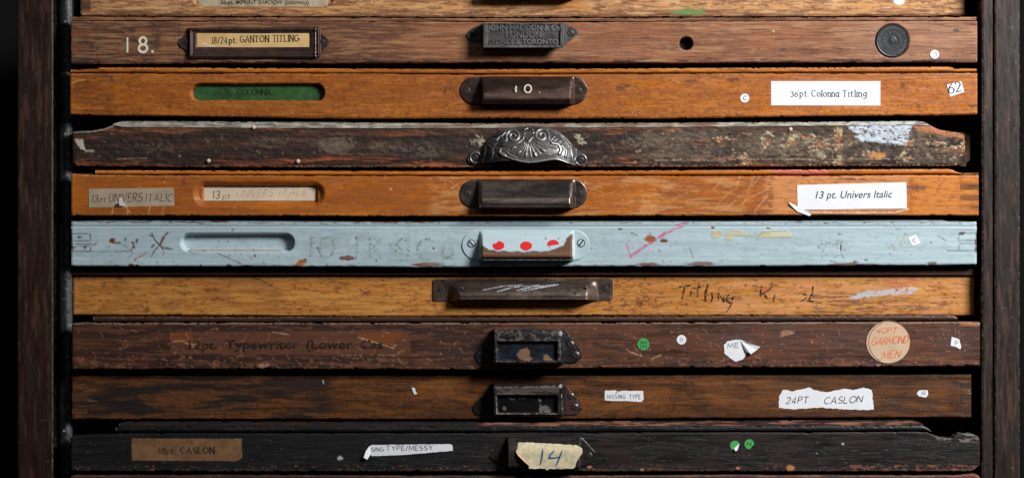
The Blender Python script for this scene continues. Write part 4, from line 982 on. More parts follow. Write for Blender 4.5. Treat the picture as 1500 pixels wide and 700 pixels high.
# ================= drawer 5: pale blue
def p5(c):
    br = (122, 62, 30); dk = (70, 46, 38); gr = (140, 144, 140)
    c.line([(104, 330.5), (1431, 330.8)], 2.2, (108, 128, 132), .8, .5)
    c.patches(104, 324, 1431, 329, (130, 84, 66), .66, .9, 7, 1.2, .04, 3, 3)
    c.patches(140, 322, 340, 327, br, .52, .9, 14, 1.2, .05, 4, 10); c.patches(510, 322, 640, 328, br, .50, .9, 10, 1.2, .05, 6, 10)
    c.patches(104, 387, 1431, 393, (110, 66, 42), .64, .9, 8, 1.5, .05, 7, 3)
    c.patches(104, 334, 1431, 390, (156, 176, 180), .66, .4, 12, 6, .1, 8, 6)
    c.patches(430, 340, 680, 388, (158, 172, 172), .55, .45, 14, 9, .15, 9, 20)
    # incised end joints
    for pts in ([(105, 342), (132, 342), (133, 353), (105, 353)], [(105, 357.5), (134, 357.5)], [(133, 358), (133, 368), (105, 368.5), (190, 368.5)],
                [(1430, 341.5), (1404.5, 341.5), (1404, 351.5), (1430, 352)], [(1430, 357), (1404.5, 357), (1404, 367), (1430, 367.5)], [(1388, 367.5), (1404, 367)]):
        c.line(pts, 1.2, (50, 56, 60), .9, .5, gap=.26)
    for x, y, a, b in ((116, 347.5, 2.5, 1.5), (105, 363, 3, 4), (125, 362, 2, 2.5), (1410, 342, 5, 2), (1430, 365, 2, 4), (1430, 350, 1.5, 12), (104, 350, 1.5, 10)): c.blob(x, y, a, b, dk, .9, .8, .4)
    c.line([(105, 363), (112, 361), (125, 361), (136, 359), (142, 357)], 1.3, (120, 50, 54), .8, 1)
    # brown chips
    c.poly([(158, 356), (162, 349), (168, 349), (168, 355), (176, 355), (177, 357), (166, 357)], br, 1, 1, h=-.6)
    for x, y, a, b in ((194, 356, 2, 1.6), (196, 362, 1.6, 2.6), (192, 389, 4.5, 2.5), (200, 389, 3, 1.5), (335, 389.5, 4, 2.2), (359, 390, 6, 1.5), (340, 336.8, 2.6, 1.9), (373, 375, 1.8, 2.2), (293, 388.5, 1.5, 2), (508, 378, 12, 3.2), (437, 358 + 27, 0.1, .1), (908, 336, 3.5, 1.4), (952, 350, 7.5, 4.6), (972, 352.5, 5.5, 2.6), (1044, 334, 3, 1.8), (1125, 334.6, 2.8, 1.6), (1231.5, 363, 1.4, 5.5), (1268, 381, 3, 1.5), (1252, 383.4, 3.5, 1.8), (1365, 386, 7.5, 2.6), (1117, 389, 4, 1.6), (1027, 386.5, 22, 3.2), (950, 387.5, 18, 2.6), (628, 388, 22, 2.8), (1240, 387.5, 24, 2.6), (1270, 388.5, 18, 1.8), (1300, 389, 14, 1.2)):
        c.blob(x, y, a, b, br if x > 300 or a < 6 else (168, 96, 50), 1, .45, .25, h=-.5, seed=int(x))
    c.poly([(429, 391), (436, 382), (446, 379), (450, 383), (440, 390)], (176, 112, 56), 1, 1, h=-.6)
    c.line([(440, 382), (449, 380)], 1.6, (70, 46, 36), .8)
    c.line([(197, 381), (202, 377), (206, 375), (214, 370)], 2.6, (170, 98, 56), .9, 1.5); c.line([(188, 380), (194, 369), (181, 359)], 1, (70, 56, 50), .8); c.line([(192, 366), (196, 360), (193, 355)], 1.8, (110, 62, 50), .9)
    # star shaped gouge
    for pts, wd, cl in (([(218, 344), (224, 347), (232, 358), (236, 362), (242, 364), (252, 365)], 1.6, (92, 60, 44)), ([(221, 376), (227, 366), (233, 360), (238, 350), (243, 343)], 1.6, (80, 56, 46)), ([(233, 360), (239, 348)], 3.4, br), ([(231, 357), (226, 352), (222, 341)], 1.4, dk), ([(236, 361), (240, 370), (238, 374)], 1.2, dk), ([(243, 343), (246, 341)], 2.2, dk), ([(222, 362), (226, 358)], 2.4, dk), ([(201, 351), (199, 355)], 2, dk), ([(184, 349), (183, 352)], 2.4, dk)):
        c.line(pts, wd, cl, .95, .8, h=-.3)
    c.line([(276, 366.5), (330, 366.8), (410, 367)], 1.9, (176, 118, 86), .95, .7); c.line([(318, 371), (326, 374), (353, 386)], 1.6, (110, 86, 70), .85, .8); c.line([(275, 368), (284, 371), (288, 369), (300, 368)], 1.2, (90, 96, 96), .7)
    # faint scratched letters
    def faint(txt, x0, x1, yb, h, seed):
        g = random.Random(seed); x = 0; it = []
        for ch in txt:
            if ch == ' ': x += .8; continue
            st = glyph(ch); it.append((x, st)); x += max(max(p[0] for p in s) for s in st)+.45
        sx = (x1-x0)/x
        for gx, st in it:
            for s in st:
                P = [(x0+(gx+p[0])*sx+g.uniform(-1, 1), yb-p[1]*h+g.uniform(-1, 1)) for p in s]
                c.line(P, 1.7, (104, 106, 100), .8, 1.6, gap=.46, seed=seed); c.line([(a+2.5, b-1.5) for a, b in P], 1.2, (136, 134, 120), .7, 1.6, gap=.47, seed=seed+1)
    faint('IO', 455, 500, 378, 30, 1); faint('TK', 512, 568, 380, 31, 2); faint('SC', 580, 645, 382, 32, 3); faint('R', 648, 676, 389, 24, 4)
    c.blob(635, 363.5, 1.8, 1.6, (130, 36, 40), 1); c.blob(465, 363, 1.5, 1.5, dk, 1); c.blob(551, 382, 1.6, 1.5, dk, 1)
    # pink tick
    for i in range(4):
        c.line([(918+i, 349+i), (920-i, 360), (924+i*.5, 377)], 1.4, (206, 110, 150), .75, 1.6, gap=.42, seed=i)
        c.line([(922+i*.4, 378-i), (940, 366-i), (955, 352+i*1.2), (985, 335+i), (1002, 331)], 1.8, (202, 92, 140), .8, 1.4, gap=.40, seed=i+7)
    c.line([(990, 329.5), (1008, 326)], 2, (170, 60, 110), .7, 1)
    c.blob(952, 350, 7.5, 4.6, (160, 92, 48), 1, .5, .25); c.line([(925, 341), (934, 345)], 1.4, (60, 66, 70), .9)
    # torn tape remains
    tc = (196, 188, 150)
    c.poly([(1043, 337), (1057, 336.5), (1058, 341), (1054, 348), (1043, 349)], tc, .95, .9, h=.4)
    c.poly([(1061, 352), (1064, 343), (1072, 337), (1084, 337), (1094, 345), (1110, 345), (1120, 338), (1154, 337), (1160, 348), (1120, 348), (1100, 347), (1076, 345), (1072, 353)], tc, .95, .9, h=.4)
    c.poly([(1128, 339), (1152, 339), (1156, 346), (1130, 346)], (206, 210, 190), .7, .8, 3); c.line([(1070, 338), (1084, 338), (1094, 345), (1112, 345), (1120, 339), (1154, 338)], 1.2, (150, 136, 96), .8, .8)
    # yellow crayon marks
    for pts in ([(1298, 356), (1302, 364), (1304, 358), (1308, 364)], [(1308, 368), (1314, 348), (1316, 344)], [(1316, 346), (1320, 362), (1324, 343), (1327, 360)], [(1327, 345), (1331, 342), (1330, 360)], [(1344, 338), (1345, 346)], [(1310, 367), (1340, 369), (1348, 362)]):
        c.line(pts, 1.3, (172, 178, 126), .75, 1, gap=.36)
    c.line([(1309, 329), (1315, 336), (1320, 331)], 1, (120, 136, 140), .7); c.line([(1313, 335.6), (1318, 336.6)], 1.4, (96, 106, 110), .8)
    for pts in ([(1227, 342), (1233, 343)], [(1232, 371), (1237, 379)], [(1217, 382), (1223, 384)], [(965, 366), (967, 369)], [(970, 381), (972, 384)], [(1010, 363), (1016, 378)], [(1374, 346), (1386, 352)]): c.line(pts, 1.3, (74, 78, 78), .8, .8)
    c.specks(104, 334, 1431, 389, 150, (64, 58, 56), .5, 1.2, .9, 3); c.scratches(110, 336, 1425, 388, 40, (116, 128, 130), 16, .8, .6, 77); c.specks(150, 340, 420, 389, 30, (96, 60, 50), .5, 1.3, .9, 4); c.specks(1195, 350, 1240, 386, 26, (110, 126, 120), .6, 1.8, .7, 5)
    c.patches(104, 335, 1431, 339, (206, 226, 234), .35, .6, 40, 4, .2, 30, 3)
    c.patches(104, 370, 1431, 392, (158, 180, 188), .45, .3, 80, 12, .2, 31, 6)
root, fb5 = drawer('pale blue painted drawer, chipped, with a pink crayon tick beside its pull', [(104, 324.5), (137, 324), (143, 322.8), (700, 324.2), (1380, 322), (1388, 324), (1431, 325)], [(104, 390), (700, 390.5), (1431, 388)], -8, M['d5'],
    lambda X, Y, V: slot_depth(X, Y, 265.5, 430.5, 355, 12.5, 12, rim=2.6)-1.3*smooth01(1-np.abs(Y-330.6)/1.5)-.7*(Y < 329.5)-.6*smooth01((Y-331.5)/.1)*smooth01((338-Y)/6)*0+.8*np.exp(-((Y-334.5)/2.5)**2), p5, wear=.15)
def ph5(c):
    br = (104, 72, 54)
    pts = [(704, 365), (707, 360), (711, 363), (716, 366.5), (722, 366), (728, 369), (738, 367.5), (747, 369.5), (757, 368.5), (768, 370), (780, 368), (790, 369), (803, 368), (815, 364), (826, 359), (830, 350), (834, 345), (839, 343), (838, 352), (839, 380), (704, 380)]
    c.poly(pts, br, 1, .8, 1, h=-.2); c.poly([(706, 369), (838, 369), (838, 373), (706, 373)], (142, 102, 78), .6, 1, 3, gap=.36); c.line([(705, 379), (838, 379)], 2.4, (50, 34, 28), .9)  # worn bronze lip; shading where it curves under is painted in
    c.line(pts[:18], 1.2, (52, 40, 36), .8, .8); c.specks(684, 340, 860, 366, 14, (60, 60, 60), .5, 1.1, .9, 6)
    c.poly([(838, 352), (841, 350), (842, 374), (838, 376)], (214, 226, 230), .8, .5)
h5 = stadium_pull(root, 677, 863.5, 337, 381, 701, 842, 21, M['hblue'], ph5, 'blue painted stadium pull with worn bronze edge and three red dots', shape='bevel')
screw(690.5, 356.8, 5, 1.8, .8, M['screw_b'], h5); screw(851, 356, 5, 1.8, -.9, M['screw_b'], h5)
def on_hood(x, y): # depth of the hood face of the blue pull
    t = min(max((y-337)/44., 0), 1); p = min(t/.66, 1)**.85*.9; q = min(max((t-.55)/.3, 0), 1); return 1.6+21*(p+.10*q*q*(3-2*q))
for i, (cx, cy) in enumerate(((730.5, 359.5), (770.5, 360), (810, 357.5))):
    P = []; n = 26
    for j in range(n):
        a = 2*math.pi*j/n; x = cx+8.6*math.cos(a); y = cy+6.4*math.sin(a)
        if i == 2: y = min(y, cy-(x-cx)*.15+1.5)
        if i == 0 and j in (16, 17, 18): x += 1; y += 1.4
        P.append((x, y, on_hood(x, y)+.45))
    P = np.array(P); c0 = np.array([[cx, P[:, 1].mean(), on_hood(cx, P[:, 1].mean())+.5]]); A = np.concatenate([P, c0])
    mesh_obj('red_dot', W(A[:, 0], A[:, 1], A[:, 2]), [(j, (j+1) % n, n)[::-1] for j in range(n)], M['redpaint'], h5, True, None, None)
stk = paper([(1330, 348), (1342, 343.6), (1349, 356), (1337, 360)], M['white'], root, 'square_sticker', label='tiny tilted square white sticker'); strokes('C', 1337, 1341.5, 354.5, 5, 'lettering', M['inkgrey'], stk, .8, .7, slope=-.2)

# ================= drawer 6
def p6(c):
    c.patches(107, 402, 1427, 465, (150, 88, 34), .58, .4, 24, 2, .1, 3, 4)
    c.patches(107, 402, 1427, 465, (96, 54, 30), .64, .7, 8, 1.8, .05, 4, 4)
    c.patches(107, 402, 1427, 465, (226, 174, 96), .58, .3, 40, 3, .14, 5, 4)
    c.patches(1040, 402, 1427, 465, (216, 150, 100), .48, .5, 20, 7, .12, 6, 20)
    c.patches(1180, 428, 1400, 460, (110, 64, 40), .54, .75, 26, 2, .06, 7, 14)
    c.patches(860, 405, 960, 460, (120, 60, 34), .60, .7, 7, 3, .05, 8, 14)
    c.patches(107, 402, 420, 465, (150, 92, 38), .45, .5, 50, 12, .2, 9, 20)
    c.poly([(1243, 436), (1256, 430), (1268, 426), (1300, 424), (1340, 420), (1346, 424), (1334, 431), (1300, 432), (1262, 437), (1248, 438)], (190, 188, 192), .95, 2, 2, gap=.34)
    c.blob(1320, 412, 30, 7, (196, 90, 74), .55, .8, .5, gap=.45); c.blob(1350, 425, 4, 3, (204, 160, 40), .9, .7)
    for x, y, a, b in ((536, 429, 7, 4), (215, 454, 4, 5), (310, 425, 10, 3), (1092, 418, 5, 2), (935, 444, 5, 6), (960, 440, 3, 3), (903, 417, 4, 3), (320, 438, 12, 2.5), (1075, 437, 12, 3), (208, 448, 2, 4)): c.blob(x, y, a, b, (108, 56, 36), .75, .9, .4, gap=.36, seed=int(x))
    c.line([(365, 405), (388, 412), (404, 422)], 2, (50, 34, 26), .85, 1.4, gap=.36); c.line([(384, 411), (394, 421), (400, 414)], 1.3, (60, 40, 30), .8, 1, gap=.36); c.line([(372, 405), (380, 405)], 1.3, (60, 40, 30), .7)
    c.line([(1186, 405), (1180, 424)], 1.2, (212, 110, 90), .7, 1); c.blob(1120, 425, 4, 2, (226, 92, 80), .9)
    c.scratches(960, 406, 1420, 460, 60, (226, 186, 130), 26, .8, .5, 11, 0, .6); c.scratches(110, 406, 1420, 460, 80, (130, 76, 40), 16, .8, .5, 12, 0, .4)
    c.specks(110, 406, 1424, 461, 240, (96, 54, 32), .5, 1.6, .8, 13, 2.5)
    pass
root, fb6 = drawer('ochre pine drawer brushed with black lettering Titling beside a wide tin pull', [(107, 404), (700, 405.5), (1427, 402.5)], [(107, 461.5), (500, 463), (1427, 461)], -32, M['d6'], NOF, p6)
box('top_rail', 107, 1427, 393.8, 402.3, -14, 6, M['rail'], root)
zt = lambda x: np.interp(x, [634, 636, 895, 897.5], [411, 409, 408, 410]); zb = lambda x: np.interp(x, [634, 636, 895, 897.5], [439, 441, 439.5, 437.5])
def d6(X, Y, V):
    e = smooth01((X-655)/20)*smooth01((877-X)/20); t = np.clip((Y-411)/29, 0, 1)
    p = np.sin(np.clip(t/.8, 0, 1)*math.pi/2); lip = .14*smooth01((t-.9)/.1)
    end = .08*np.exp(-((X-873)/6)**2)*0
    return 1.5+20*e*(p-lip)*np.where(Y < 411.5, .2, 1)+1.4*smooth01(1-np.abs(Y-437.5)/1.2)*e
def ph6(c):
    wear_glint_line(c, [(670, 437), (870, 437)], 1.8, (128, 110, 100), .6); c.poly([(860, 428), (872, 422), (876, 430), (868, 438)], (150, 130, 118), .5, 1, 4); wear_glint_line(c, [(838, 431), (855, 432)], 1.6, (190, 180, 170), .9)
    wear_glint_line(c, [(760, 410), (830, 409.5)], 1, (190, 190, 190), .9); c.specks(640, 412, 890, 438, 24, (130, 112, 100), .5, 1, .7, 4)
h6 = relief('pull_handle', 634, 897.5, zt, zb, d6, M['press'], root, xs=np.unique(np.concatenate([np.linspace(634, 637, 5), np.arange(637, 897, 1.2), np.linspace(895, 897.5, 5)])), rows=44, shell=1.6, paint=ph6, label='wide pressed tin pull with square ends and chalk scribble')
for x, y in ((646.5, 423), (887, 422)): lathe('screw', x, y, [(4, 1.6), (3.8, 2.6), (2.2, 2.9), (1.8, 1.7)], M['screw_d'], h6, 16)
for x, y in ((677.5, 422), (858, 420.5)): lathe('rivet', x, y, [(1.8, 14), (1.6, 18.6), (.8, 19)], M['screw'], h6, 10)
def sc_d(y): return 1.5+20*math.sin(min((y-411)/29/.8, 1)*math.pi/2)+.6
V_, F_, n_ = [], [], 0
zig = [(707, 424.5), (735, 419), (765, 417), (728, 426.5), (748, 421), (790, 417), (757, 425), (775, 420), (818, 416.5), (765, 425.5), (800, 418.5), (812, 417)]
for a, b in zip(zig[:-1], zig[1:]):
    v, f = ribbon_geo([(a[0]+(b[0]-a[0])*t, a[1]+(b[1]-a[1])*t) for t in np.linspace(0, 1, 7)], 1.5, np.array([sc_d(a[1]+(b[1]-a[1])*t) for t in np.linspace(0, 1, 7)]*2)+.02*n_/14)
    V_.append(v); F_ += [tuple(i+n_ for i in q) for q in f]; n_ += len(v)
mesh_obj('chalk_scribble', np.concatenate(V_), F_, M['chalk'], h6, False)
def brush(pp, name='lettering', lab='black hand brushed stroke worn in places'):
    V, F, n = [], [], 0
    for k, (pts, wd) in enumerate(pp):
        P = []
        for a, b in zip(pts[:-1], pts[1:]): P += [(a[0]+(b[0]-a[0])*t, a[1]+(b[1]-a[1])*t) for t in (0, .33, .66)]
        P.append(pts[-1]); v, f = ribbon_geo(P, wd, .6+.02*k, 0, True); V.append(v); F += [tuple(i+n for i in q) for q in f]; n += len(v)
    return mesh_obj(name, np.concatenate(V), F, M['blackbrush'], root, False, None, lab)
brush([([(995, 420), (1004, 419), (1012, 417.5)], 2.6), ([(1003, 420), (1001, 430), (999, 438)], 3.2), ([(1013, 425), (1011, 434)], 3), ([(1024, 414), (1022, 426), (1022, 435)], 2.6), ([(1018, 422), (1031, 418)], 2.2), ([(1037, 416), (1034, 428), (1033, 441)], 3.4),
    ([(1043, 428), (1043, 436), (1042, 442)], 3), ([(1053, 429), (1052, 440)], 2.6), ([(1053, 431), (1060, 440), (1062, 432)], 3.2), ([(1074, 430), (1066, 432), (1064, 440), (1072, 444), (1074, 434), (1072, 444), (1069, 450), (1065, 456)], 2.6)])
brush([([(1116, 418), (1114, 430)], 2.6), ([(1131, 420), (1122, 427), (1113, 432)], 2.8), ([(1119, 430), (1124, 437)], 3.2), ([(1135, 431), (1133, 442)], 2.8)])
brush([([(1191, 419), (1190, 430), (1184, 440), (1192, 441)], 3)]); brush([([(1176, 430), (1182, 432), (1180, 438), (1172, 441)], 1.8)])

# ================= drawer 7
def p7(c):
    c.patches(105, 470, 1436, 543, (54, 34, 30), .50, .6, 70, 10, .15, 3, 6); c.patches(105, 470, 760, 543, (44, 25, 20), .34, .6, 90, 14, .2, 53, 60)  # left half darkened in the colour to deepen the light's falloff
    c.patches(105, 470, 1436, 543, (126, 74, 48), .56, .4, 30, 3, .1, 4, 6)
    c.patches(700, 470, 1436, 543, (118, 68, 40), .50, .4, 60, 12, .2, 5, 40)
    for x in (1080, 1240, 1395, 1150): c.blob(x, 495, 34, 20, (78, 58, 54), .45, .7, .8)
    c.line([(105, 474), (1436, 472.5)], 2.4, (142, 116, 98), .75, 1.2, gap=.36)
    # the strip of brown paper that the lettering was printed on, torn
    c.poly([(249, 486), (300, 486), (520, 484), (600, 487), (602, 516), (580, 520), (250, 518)], (112, 66, 46), .55, 1.2, 2)
    c.poly([(249, 487), (280, 486), (283, 500), (276, 505), (268, 500), (250, 503)], (128, 68, 28), .75, 1.2, 1); c.line([(254, 500), (268, 499), (277, 505), (286, 504)], 1.2, (190, 150, 100), .9, 1)
    c.poly([(525, 487), (590, 487), (580, 498), (577, 508), (560, 502), (526, 496)], (124, 66, 24), .8, 1.2, 1); c.line([(525, 494), (545, 500), (563, 505), (576, 510), (580, 505)], 1.3, (190, 156, 110), .9, 1)
    c.line([(500, 520), (578, 520), (592, 512)], 1.2, (170, 130, 90), .7, 1, gap=.4)
    c.scratches(140, 478, 700, 540, 50, (186, 140, 108), 12, .9, .7, 8); c.scratches(700, 478, 1430, 540, 80, (186, 126, 96), 12, .9, .65, 9)
    c.specks(110, 478, 1430, 540, 320, (178, 128, 98), .4, 1.3, .7, 10); c.specks(110, 478, 1430, 540, 160, (34, 20, 18), .5, 1.5, .8, 11)
    c.patches(105, 522, 1436, 543, (150, 98, 74), .64, .5, 5, 3, .05, 12, 4)
    for x, y, a, b in ((1154, 487, 8, 4), (1145, 491, 4, 2), (1290, 535, 6, 3), (279, 522, 3, 3), (385, 535, 8, 3)): c.blob(x, y, a, b, (176, 124, 96), .8, .9, .4, gap=.38, seed=int(x))
    c.line([(917, 511), (925, 516), (940, 521)], 1.4, (200, 150, 116), .8, 1); c.line([(955, 525), (968, 520)], 1.5, (200, 150, 116), .8, 1)
    c.line([(272, 488), (290, 518)], 1, (190, 150, 116), .6, 1, gap=.4); c.line([(400, 486), (424, 490)], 1.4, (196, 160, 130), .8, 1)
    c.line([(1436, 475), (1420, 474)], 2, (190, 140, 110), .7, 1); c.patches(1404, 470, 1436, 478, (170, 110, 76), .4, .6, 10, 2, .1, 14, 3)
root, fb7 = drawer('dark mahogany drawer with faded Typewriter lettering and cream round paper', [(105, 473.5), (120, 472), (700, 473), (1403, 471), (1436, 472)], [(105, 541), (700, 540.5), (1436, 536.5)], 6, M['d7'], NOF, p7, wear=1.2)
def pm7(c):
    c.line([(137, 464.5), (1403, 462.5)], 1.6, (136, 100, 80), .7, 1.2, gap=.45); c.patches(137, 460, 1403, 474, (40, 26, 22), .55, .7, 20, 2, .06, 3, 3); c.specks(137, 462, 1403, 470, 80, (150, 110, 90), .4, 1, .7, 4)
moulding(root, 137, 1403, [(137, 463.5), (700, 464.5), (1397, 461.5), (1403, 463)], [(137, 472.4), (700, 472.6), (1403, 470.7)], -.5, M['d7'], 'bead', pm7)
block_text('12pt.', 277, 318, 510.5, 12.5, 'lettering', M['inkfaded'], root, .75, ext=0, bold=.02, label='faded black print 12pt.'); block_text('Typewriter', 331, 438, 510.2, 12.5, 'lettering', M['inkfaded'], root, .75, ext=0, bold=.02, label='faded black print Typewriter')
block_text('(Lower', 449, 517, 509.8, 12.5, 'lettering', M['inkfaded'], root, .75, ext=0, bold=.02, label='faded black print (Lower'); block_text('Cas', 529, 562, 509.6, 12, 'lettering', M['inkfaded'], root, .75, ext=0, bold=.02, label='faded black print Cas')
def frame_pull(root, x0, x1, y0, y1, wx0, wx1, wy0, wy1, D, earx, mat, paint, label, ribx, ear_top=.0, ear_l=None):
    el = ear_l or (x1-x0)*.0+(earx-x1)
    zt = interp([(x0-el, y1-11), (x0-el+3, y1-19), (x0-el*.5, y0+19), (x0-2, y0+4), (x0, y0), (x1, y0), (x1+2, y0+2), (x1+(earx-x1)*.55, y0+18), (earx-3, y1-20), (earx, y1-10)])
    zb = interp([(x0-el, y1-8), (x0-el+4, y1-1.5), (x0-2, y1), (x1, y1+.5), (x1+3, y1), (earx-7, y1-1), (earx, y1-8)])
    def dep(X, Y, V):
        e = smooth01((X-x0+1)/4)*smooth01((x1+1-X)/4); t = np.clip((Y-y0)/5, 0, 1)
        ins = np.minimum(np.minimum(X-wx0, wx1-X), np.minimum(Y-wy0, wy1-Y))
        b = D*(.45+.55*t**.6)*(1-.10*smooth01(1-(y1-Y)/3))
        b = b-5.5*smooth01(ins/1.5)+.9*smooth01(1-np.abs(ins+1.3)/1.3)
        b = b-1.8*smooth01(1-np.abs(X-ribx)/1.3)
        return 2+b*e
    xs = np.unique(np.concatenate([np.arange(x0-el, x0-2, 1.), np.linspace(x0-2, x0+5, 18), np.arange(x0+5, x1-8, 1.), np.linspace(x1-8, x1+2, 30), np.arange(x1+2, earx, .9), [earx]]))
    return relief('pull_handle', x0-el, earx, zt, zb, dep, mat, root, xs=xs, rows=60, shell=1.8, paint=paint, label=label)
def ph7(c):
    c.patches(700, 480, 830, 534, (112, 100, 92), .60, .8, 4, 3, .04, 3, 3)
    c.patches(727, 482, 822, 498, (116, 106, 98), .56, .8, 5, 3, .04, 4, 3)
    c.poly([(729, 500), (815, 500), (815, 526), (729, 526)], (24, 27, 34), .85, .5); c.patches(727, 499, 816, 528, (40, 52, 78), .46, .5, 20, 10, .15, 5, 5)
    c.poly([(757, 518), (762, 511), (771, 508), (776, 513), (775, 520), (780, 524), (774, 527), (760, 524)], (150, 116, 90), 1, 1)
    c.poly([(795, 519), (801, 517), (806, 523), (810, 526), (797, 526)], (148, 118, 94), 1, 1)
    wear_glint_line(c, [(726, 484), (724, 528)], 1.6, (120, 108, 100), .8); wear_glint_line(c, [(819, 487), (821, 530)], 1.6, (150, 146, 144), .8); wear_glint_line(c, [(832, 490), (840, 504), (850, 522)], 1.3, (128, 124, 120), .8)
    c.blob(821, 487, 2.5, 3.5, (200, 200, 204), .9); wear_glint_line(c, [(728, 528), (816, 528)], 1.6, (120, 96, 86), .7)
h7 = frame_pull(root, 722, 826, 481.5, 531.5, 728, 816, 499, 527, 22, 852, M['japan'], ph7, 'chipped black label pull with rusty screws and no card', 824.5)
screw(836.5, 503.5, 4.4, 2.6, .9, M['screw'], h7, dome=2.2); screw(844, 519, 4.8, 2.6, .8, M['screw'], h7, dome=2.2)
disc(942.5, 504, 8.6, M['greendot'], root, label='round green sticker with tiny handwriting'); strokes('MIX', 937.5, 948, 503.5, 4.5, 'lettering', M['inkgreen'], root.children[-1], .8, .6); strokes('DIS', 938, 948, 509.5, 4.5, 'lettering', M['inkgreen'], root.children[-1], .8, .6)
disc(998.3, 497.2, 7, M['white'], root, label='small round white sticker beside the green one'); strokes('0', 996.5, 1000, 499.5, 5, 'lettering', M['inkgrey'], root.children[-1], .8, .5)
tp = paper(torn([(1060, 505), (1066, 499), (1084, 497), (1092, 500), (1096, 516), (1088, 526), (1078, 529.5), (1069, 524), (1061, 517)], .7, 3, 6), M['white'], root, 'torn_sticker', label='torn curled white sticker pencilled ME')
strokes('ME', 1066, 1082, 509.5, 7, 'lettering', M['inkpen'], tp, .8, .9, slope=-.06)
flap([(1084, 498, .8), (1096, 502, 4), (1113, 507, 6), (1108, 512, 5), (1099, 518, 6.5), (1092, 514, 3)], M['white'], tp)
gm = paper([(1301+31.8*math.cos(a), 501+30.5*math.sin(a)) for a in np.linspace(0, 2*math.pi, 49)[:-1]], M['garm'], root, 'round_label', label='cream round paper handwritten GARMOND in orange')
strokes('40PT', 1283, 1313, 487.5, 8, 'lettering', M['orangepen'], gm, .8, 1.15, slant=.35, jit=.03, gap=.2)
strokes('GARMOND', 1276, 1329, 505, 10.5, 'lettering', M['orangepen'], gm, .8, 1.2, slant=.3, jit=.03, slope=-.06, gap=.16)
strokes('Men', 1290, 1316, 525.5, 11, 'lettering', M['orangepen'], gm, .8, 1.2, slant=.35, jit=.03, slope=-.12) if False else strokes('MEN', 1291, 1317, 525.5, 10.5, 'lettering', M['orangepen'], gm, .8, 1.2, slant=.35, jit=.03, slope=-.12)
for r_, a0, a1 in ((29.5, 2.0, 4.4), (31.8, -1.9, -.9)): 
    v, f = ribbon_geo([(1302+r_*math.cos(a), 501+r_*math.sin(a)) for a in np.linspace(a0, a1, 20)], .9, .75); mesh_obj('crease', v, f, M['brownlab'], gm, False)
sk = paper([(1394, 493), (1405, 496.5), (1408, 508), (1406.5, 511.5), (1400, 507.5), (1392.5, 506)], M['white'], root, 'small_sticker', label='small torn white sticker near the right end'); strokes('P', 1399, 1402.5, 505.5, 6.5, 'lettering', M['inkpen'], sk, .8, .7)

# ================= drawer 8
def p8(c):
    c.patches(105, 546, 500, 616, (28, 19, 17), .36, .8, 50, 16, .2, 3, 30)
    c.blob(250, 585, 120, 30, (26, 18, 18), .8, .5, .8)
    c.patches(105, 546, 1423, 616, (130, 74, 26), .54, .5, 60, 8, .15, 4, 10)
    c.patches(105, 546, 1423, 616, (32, 20, 12), .56, .45, 24, 2.2, .08, 5, 4)
    c.patches(105, 546, 1423, 616, (28, 18, 12), .62, .6, 3, 2, .06, 6, 4); c.patches(600, 556, 1400, 600, (144, 84, 26), .5, .4, 50, 10, .15, 36, 20)
    c.patches(1000, 546, 1423, 616, (60, 34, 16), .46, .4, 40, 10, .2, 7, 30)
    c.line([(105, 551), (1423, 551)], 1.2, (128, 92, 58), .5, 1, gap=.48); c.line([(300, 563), (1423, 562)], 1.1, (34, 20, 12), .6, 1, gap=.4)
    c.line([(105, 613), (1423, 612)], 1.3, (128, 92, 58), .5, 1, gap=.5, seed=4)
    c.specks(300, 552, 1420, 612, 200, (30, 18, 12), .5, 1.8, .8, 8); c.specks(300, 552, 1420, 612, 60, (160, 110, 64), .4, 1, .7, 9)
    c.scratches(105, 566, 130, 610, 14, (120, 100, 84), 20, .9, .7, 10, 0, .15); c.scratches(1404, 556, 1422, 610, 22, (150, 124, 100), 14, 1, .8, 11, 0, .15)
    c.scratches(450, 556, 1000, 610, 40, (44, 26, 16), 20, .8, .7, 12); c.line([(583, 578), (592, 592)], 1, (30, 18, 12), .8)
    c.line([(473, 557), (474, 561)], 1.6, (210, 196, 176), .9)
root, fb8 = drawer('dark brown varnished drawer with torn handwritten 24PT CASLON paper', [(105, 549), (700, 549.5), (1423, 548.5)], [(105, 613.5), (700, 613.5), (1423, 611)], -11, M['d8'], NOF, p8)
joint_fingers(root, [(105.5, 128, 574, 588), (105.5, 128, 598, 606), (1407, 1422.5, 560, 568), (1407, 1422.5, 577, 586), (1407, 1422.5, 594, 603)], M['endgrain_d'], .2)
